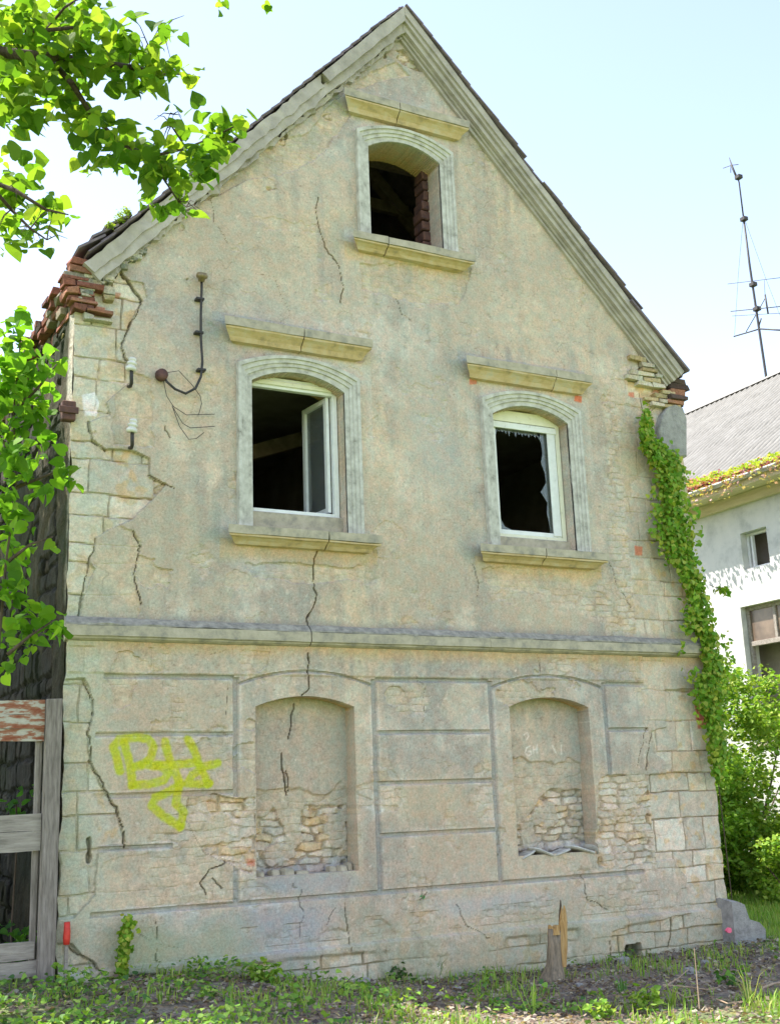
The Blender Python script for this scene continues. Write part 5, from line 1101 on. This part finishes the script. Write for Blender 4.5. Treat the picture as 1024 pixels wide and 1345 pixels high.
for i, (pl, r_) in enumerate((([(872, 1296), (890, 1285), (905, 1272)], .007), ([(870, 1294), (900, 1296), (930, 1300), (945, 1296)], .009), ([(880, 1300), (900, 1310), (925, 1305)], .006), ([(1000, 1298), (1015, 1292), (1030, 1290)], .012), ([(655, 1335), (675, 1330), (690, 1328)], .008), ([(755, 1320), (790, 1328), (812, 1330)], .006), ([(918, 1325), (925, 1290), (927, 1255)], .005), ([(940, 1312), (955, 1318), (975, 1315)], .006), ([(300, 1330), (330, 1322), (352, 1326)], .006))):
    q = [at(a, bb, Z=.05) for a, bb in pl]
    if i == 6: q = [q[0], q[0] + (.02, .02, .2), q[0] + (.03, .03, .42)]
    m = MB(); m.tube(q, [r_, r_ * .8, r_ * .5, r_ * .4][:len(q)], 6); o = m.build('fallen_twig', M['dry'], None, False, tuple(q[0]))
    tag(o, ['pale twig pointing up right by the corner stone', 'long pale twig lying in front of the corner stone', 'bent thin twig below the long pale one', 'thick pale stick at the right picture edge', 'twig at the bottom edge left of the stump', 'thin stalk on the bright strip right of the stump', 'upright dry stalk left of the corner stone', 'short twig near the pale grass tuft', 'thin twig in the weeds at lower left'][i], 'twig', 'dry twigs lying before the wall')

# ================================================================== white house on the right
XW = 13.4; wh = thing('white_house', 'sunlit white house with a pale corrugated roof behind the right corner', 'house', (XW, 8, 0))
y0w, y1w = 1.2, 24.0
m = MB()
op = [(3.75, 5.72, 2.35, 4.80), (4.88, 5.52, 5.46, 6.14), (8.5, 10.2, 2.35, 4.8), (9.2, 9.9, 5.46, 6.14)]
ys = sorted({y0w, y1w, *[o_[0] for o_ in op], *[o_[1] for o_ in op]}); zs_ = sorted({-.3, 6.95, *[o_[2] for o_ in op], *[o_[3] for o_ in op]})
for a, b_ in zip(ys[:-1], ys[1:]):
    for c, d_ in zip(zs_[:-1], zs_[1:]):
        if any(o_[0] <= a and b_ <= o_[1] and o_[2] <= c and d_ <= o_[3] for o_ in op): continue
        m.box((XW, a, c), (XW + .35, b_, d_))
m.build('front_wall', M['whitewall'], wh)
m = MB(); RX, RZ = 18.6, 11.15; EX, EZ = 12.85, 6.98
m.box((XW + .36, y0w, -.3), (RX * 2 - XW, y0w + .3, 6.95)); m.add([(XW, y0w, 6.95), (RX * 2 - XW, y0w, 6.95), (RX, y0w, RZ - .1), (XW, y0w + .3, 6.95), (RX * 2 - XW, y0w + .3, 6.95), (RX, y0w + .3, RZ - .1)], [(0, 1, 2), (5, 4, 3), (0, 2, 5, 3), (1, 4, 5, 2)])
m.box((RX * 2 - XW - .35, y0w + .31, -.3), (RX * 2 - XW, y1w, 6.95)); m.build('gable_wall', M['whitewall'], wh)
# corrugated roof
yy = np.arange(y0w - .4, y1w, .0295); ss = np.linspace(0, 1, 30); YY, SS = np.meshgrid(yy, ss); wave = .055 * np.sin(YY / .177 * 2 * math.pi)
step = .018 * ((SS * 5.0) % 1.0); slope = math.atan2(RZ - EZ, RX - EX)
for sgn in (1, -1):
    XX = EX + (RX - EX) * SS - math.sin(slope) * (wave + .03 - step); ZZ = EZ + (RZ - EZ) * SS + math.cos(slope) * (wave + .03 - step)
    if sgn < 0: XX = 2 * RX - XX
    r_, c_ = YY.shape; id_ = np.arange(r_ * c_).reshape(r_, c_)
    rf = obj('roof', np.stack([XX, YY, ZZ], 2).reshape(-1, 3), [np.stack([id_[:-1, :-1], id_[1:, :-1], id_[1:, 1:], id_[:-1, 1:]], 2).reshape(-1, 4)], M['eternit'], wh, None, True)
    if sgn > 0: roofw = rf
m = MB(); yq = y0w - .4
while yq < y1w:
    m.hexa(np.array([(RX - .22, yq, RZ - .05), (RX, yq, RZ + .10), (RX + .22, yq, RZ - .05), (RX, yq, RZ + .07), (RX - .22, yq + 1.1, RZ - .05), (RX, yq + 1.1, RZ + .10), (RX + .22, yq + 1.1, RZ - .05), (RX, yq + 1.1, RZ + .07)])); yq += 1.12
m.build('ridge_cap', M['eternit'], roofw)
m = MB(); m.box((EX + .04, y0w - .3, EZ - .13), (XW - .003, y1w, EZ - .09)); m.box((EX + .0, y0w - .3, EZ - .16), (EX + .035, y1w, EZ - .02)); m.box((XW - .10, y0w - .2, EZ - .33), (XW - .003, y1w, EZ - .135)); m.build('eave_board', M['soffit'], wh)
m = MB(); V = []; n_ = 9
for y_ in (y0w - .35, y1w):
    for k in range(n_): th = math.pi + math.pi * k / (n_ - 1); V.append((EX - .075 + .07 * math.cos(th), y_, EZ - .0 + .07 * math.sin(th)))
    for k in range(n_): th = 2 * math.pi - math.pi * k / (n_ - 1); V.append((EX - .075 + .064 * math.cos(th), y_, EZ - .0 + .064 * math.sin(th)))
L = 2 * n_; m.add(V, [(k, (k + 1) % L, L + (k + 1) % L, L + k) for k in range(L)]); m.build('gutter', M['zinc'], wh, True)
def yframe(parent, y0, y1, z0, z1, w, x0, x1, mat, name='frame', mull=(), trans=()):
    m = MB(); m.bbox((x0, y0, z0), (x1, y0 + w, z1), .004); m.bbox((x0, y1 - w, z0), (x1, y1, z1), .004); m.bbox((x0, y0 + w, z0), (x1, y1 - w, z0 + w), .004); m.bbox((x0, y0 + w, z1 - w), (x1, y1 - w, z1), .004)
    for t_ in trans: m.bbox((x0 - .01, y0 + w, t_ - w * .6), (x1, y1 - w, t_ + w * .6), .004)
    for a, c0, c1 in mull: m.bbox((x0 - .005, a - w * .45, c0), (x1, a + w * .45, c1), .004)
    return m.build(name, mat, parent)
for (a, b_, c, d_) in ((3.75, 5.72, 2.35, 4.80), (8.5, 10.2, 2.35, 4.8)):
    mid = (a + b_) / 2
    w = yframe(wh, a + .003, b_ - .003, c, d_ - .003, .07, XW + .12, XW + .2, M['plank'], 'window', [(mid - .3, 4.15, 4.75), (mid + .3, 4.15, 4.75)], [4.12])
    m = MB(); m.box((XW + .15, a + .06, 4.13), (XW + .156, b_ - .06, 4.77)); m.build('pane', M['dustglass'], w)
    m = MB(); m.box((XW + .5, a - .2, c - .2), (XW + .55, b_ + .2, d_ + .1)); m.build('room_back', M['dark_int'], w)
    m = MB(); m.bbox((XW - .03, a - .1, c - .06), (XW + .12, b_ + .1, c - .003), .006); m.build('window_sill', M['stone_top'], w)
for (a, b_, c, d_) in ((4.88, 5.52, 5.46, 6.14), (9.2, 9.9, 5.46, 6.14)):
    w = yframe(wh, a + .003, b_ - .003, c + .003, d_ - .003, .05, XW + .14, XW + .2, M['white'], 'window', [(b_ - .13, c + .05, d_ - .05)])
    m = MB(); m.box((XW + .5, a - .2, c - .1), (XW + .55, b_ + .2, d_ + .1)); m.build('room_back', M['dark_int'], w)
# creeper along the gutter
t = thing('gutter_creeper', 'yellow and reddish creeper trailing over the gutter of the white house', 'creeper', (EX, 5.5, EZ)); n = 9000
Y = 2.0 + RNG.random(n) * 8; hgt = .06 + .09 * (1 + fbm(Y, Y * 0, 1.2, 3, 601)) ; u = RNG.random(n); sX = EX - .12 + u * .75 * (.5 + hgt); sZ = EZ + np.maximum(sX - EX, 0) * (RZ - EZ) / (RX - EX) + RNG.uniform(.0, 1, n) * hgt - .02 * (sX < EX)
P = np.stack([sX, Y, sZ], 1); cc = leaf_cols(n, [(.42, .50, .08), (.3, .44, .06), (.5, .5, .12)]); k = (Y > 6.6 + .6 * RNG.normal(size=n)) | (RNG.random(n) < .08); cc[k] = leaf_cols(int(k.sum()), [(.55, .2, .22), (.6, .3, .3), (.4, .12, .1)])
k2 = (sX < EX) & (RNG.random(n) < .6); cc[k2] = leaf_cols(int(k2.sum()), [(.3, .06, .08), (.45, .2, .22)]); P1 = P
P = np.stack([EX - .15 + RNG.normal(0, .02, 500), 2.5 + RNG.random(500) * 6, EZ - RNG.random(500) ** 2 * .35], 1); P2, C3 = P, leaf_cols(500, [(.5, .3, .3), (.4, .38, .1)])
scatter_leaves('foliage', np.concatenate([P1, P2]), RNG.uniform(.045, .085, n + 500), np.concatenate([cc, C3]), t, 'simple', .6, M['leafsm'], wide=1.4)
m = MB(); m.tube([(EX - .05, 2, EZ + .05), (EX - .03, 5, EZ + .09), (EX - .05, 9.8, EZ + .06)], .012, 6); m.build('stem', M['bark'], t)

# ================================================================== antenna
D = 24.0
def ap(x, y, dx=0): return at(x, y, X=RX + dx)
b = ap(1005, 492); an = thing('tv_antenna', 'tall thin leaning aerial mast with several cross arms on the white roof', 'antenna', tuple(b))
m = MB(); m.tube([b + (0, 0, -.5), b, ap(984, 350), ap(976, 288)], [.032, .032, .028, .024], 8); m.tube([ap(976, 288), ap(970, 240), ap(968, 232)], [.02, .018, .015], 8); m.tube([ap(968, 236), ap(962, 222), ap(957, 207)], [.03, .03, .008], 6); m.build('mast', M['iron'], an, True)
def arm(lst, r, name='arm'):
    m = MB(); m.tube([ap(*q) for q in lst], r, 6); m.build(name, M['iron'], an, True)
arm([(963, 442), (997, 432)], .018); arm([(997, 432), (1030, 434)], .022); arm([(955, 373), (1030, 364)], .008); arm([(959, 409), (1030, 402)], .012); arm([(961, 415), (1030, 411)], .007); arm([(1008, 412), (1004, 387)], .022); arm([(979, 436), (994, 410), (1004, 392)], .011); arm([(949, 221), (960, 217), (969, 216)], .009); arm([(959, 227), (959, 216)], .009); arm([(1003, 368), (1004, 387)], .006); arm([(996, 428), (999, 418)], .018)
for (a, c) in ((976, 288), (988, 374), (993, 406), (969, 233)):
    q = ap(a, c); m = MB(); m.bbox(q - (.07, .09, .05), q + (.07, .07, .05), .01); m.build('clamp', M['iron'], an)
m = MB(); 
for q in ([(975, 290), (969, 360), (964, 440)], [(978, 290), (1005, 366), (1022, 410), (1040, 450)]): m.tube([ap(*z) for z in q], .004, 5)
m.build('guy_wires', M['iron'], an)
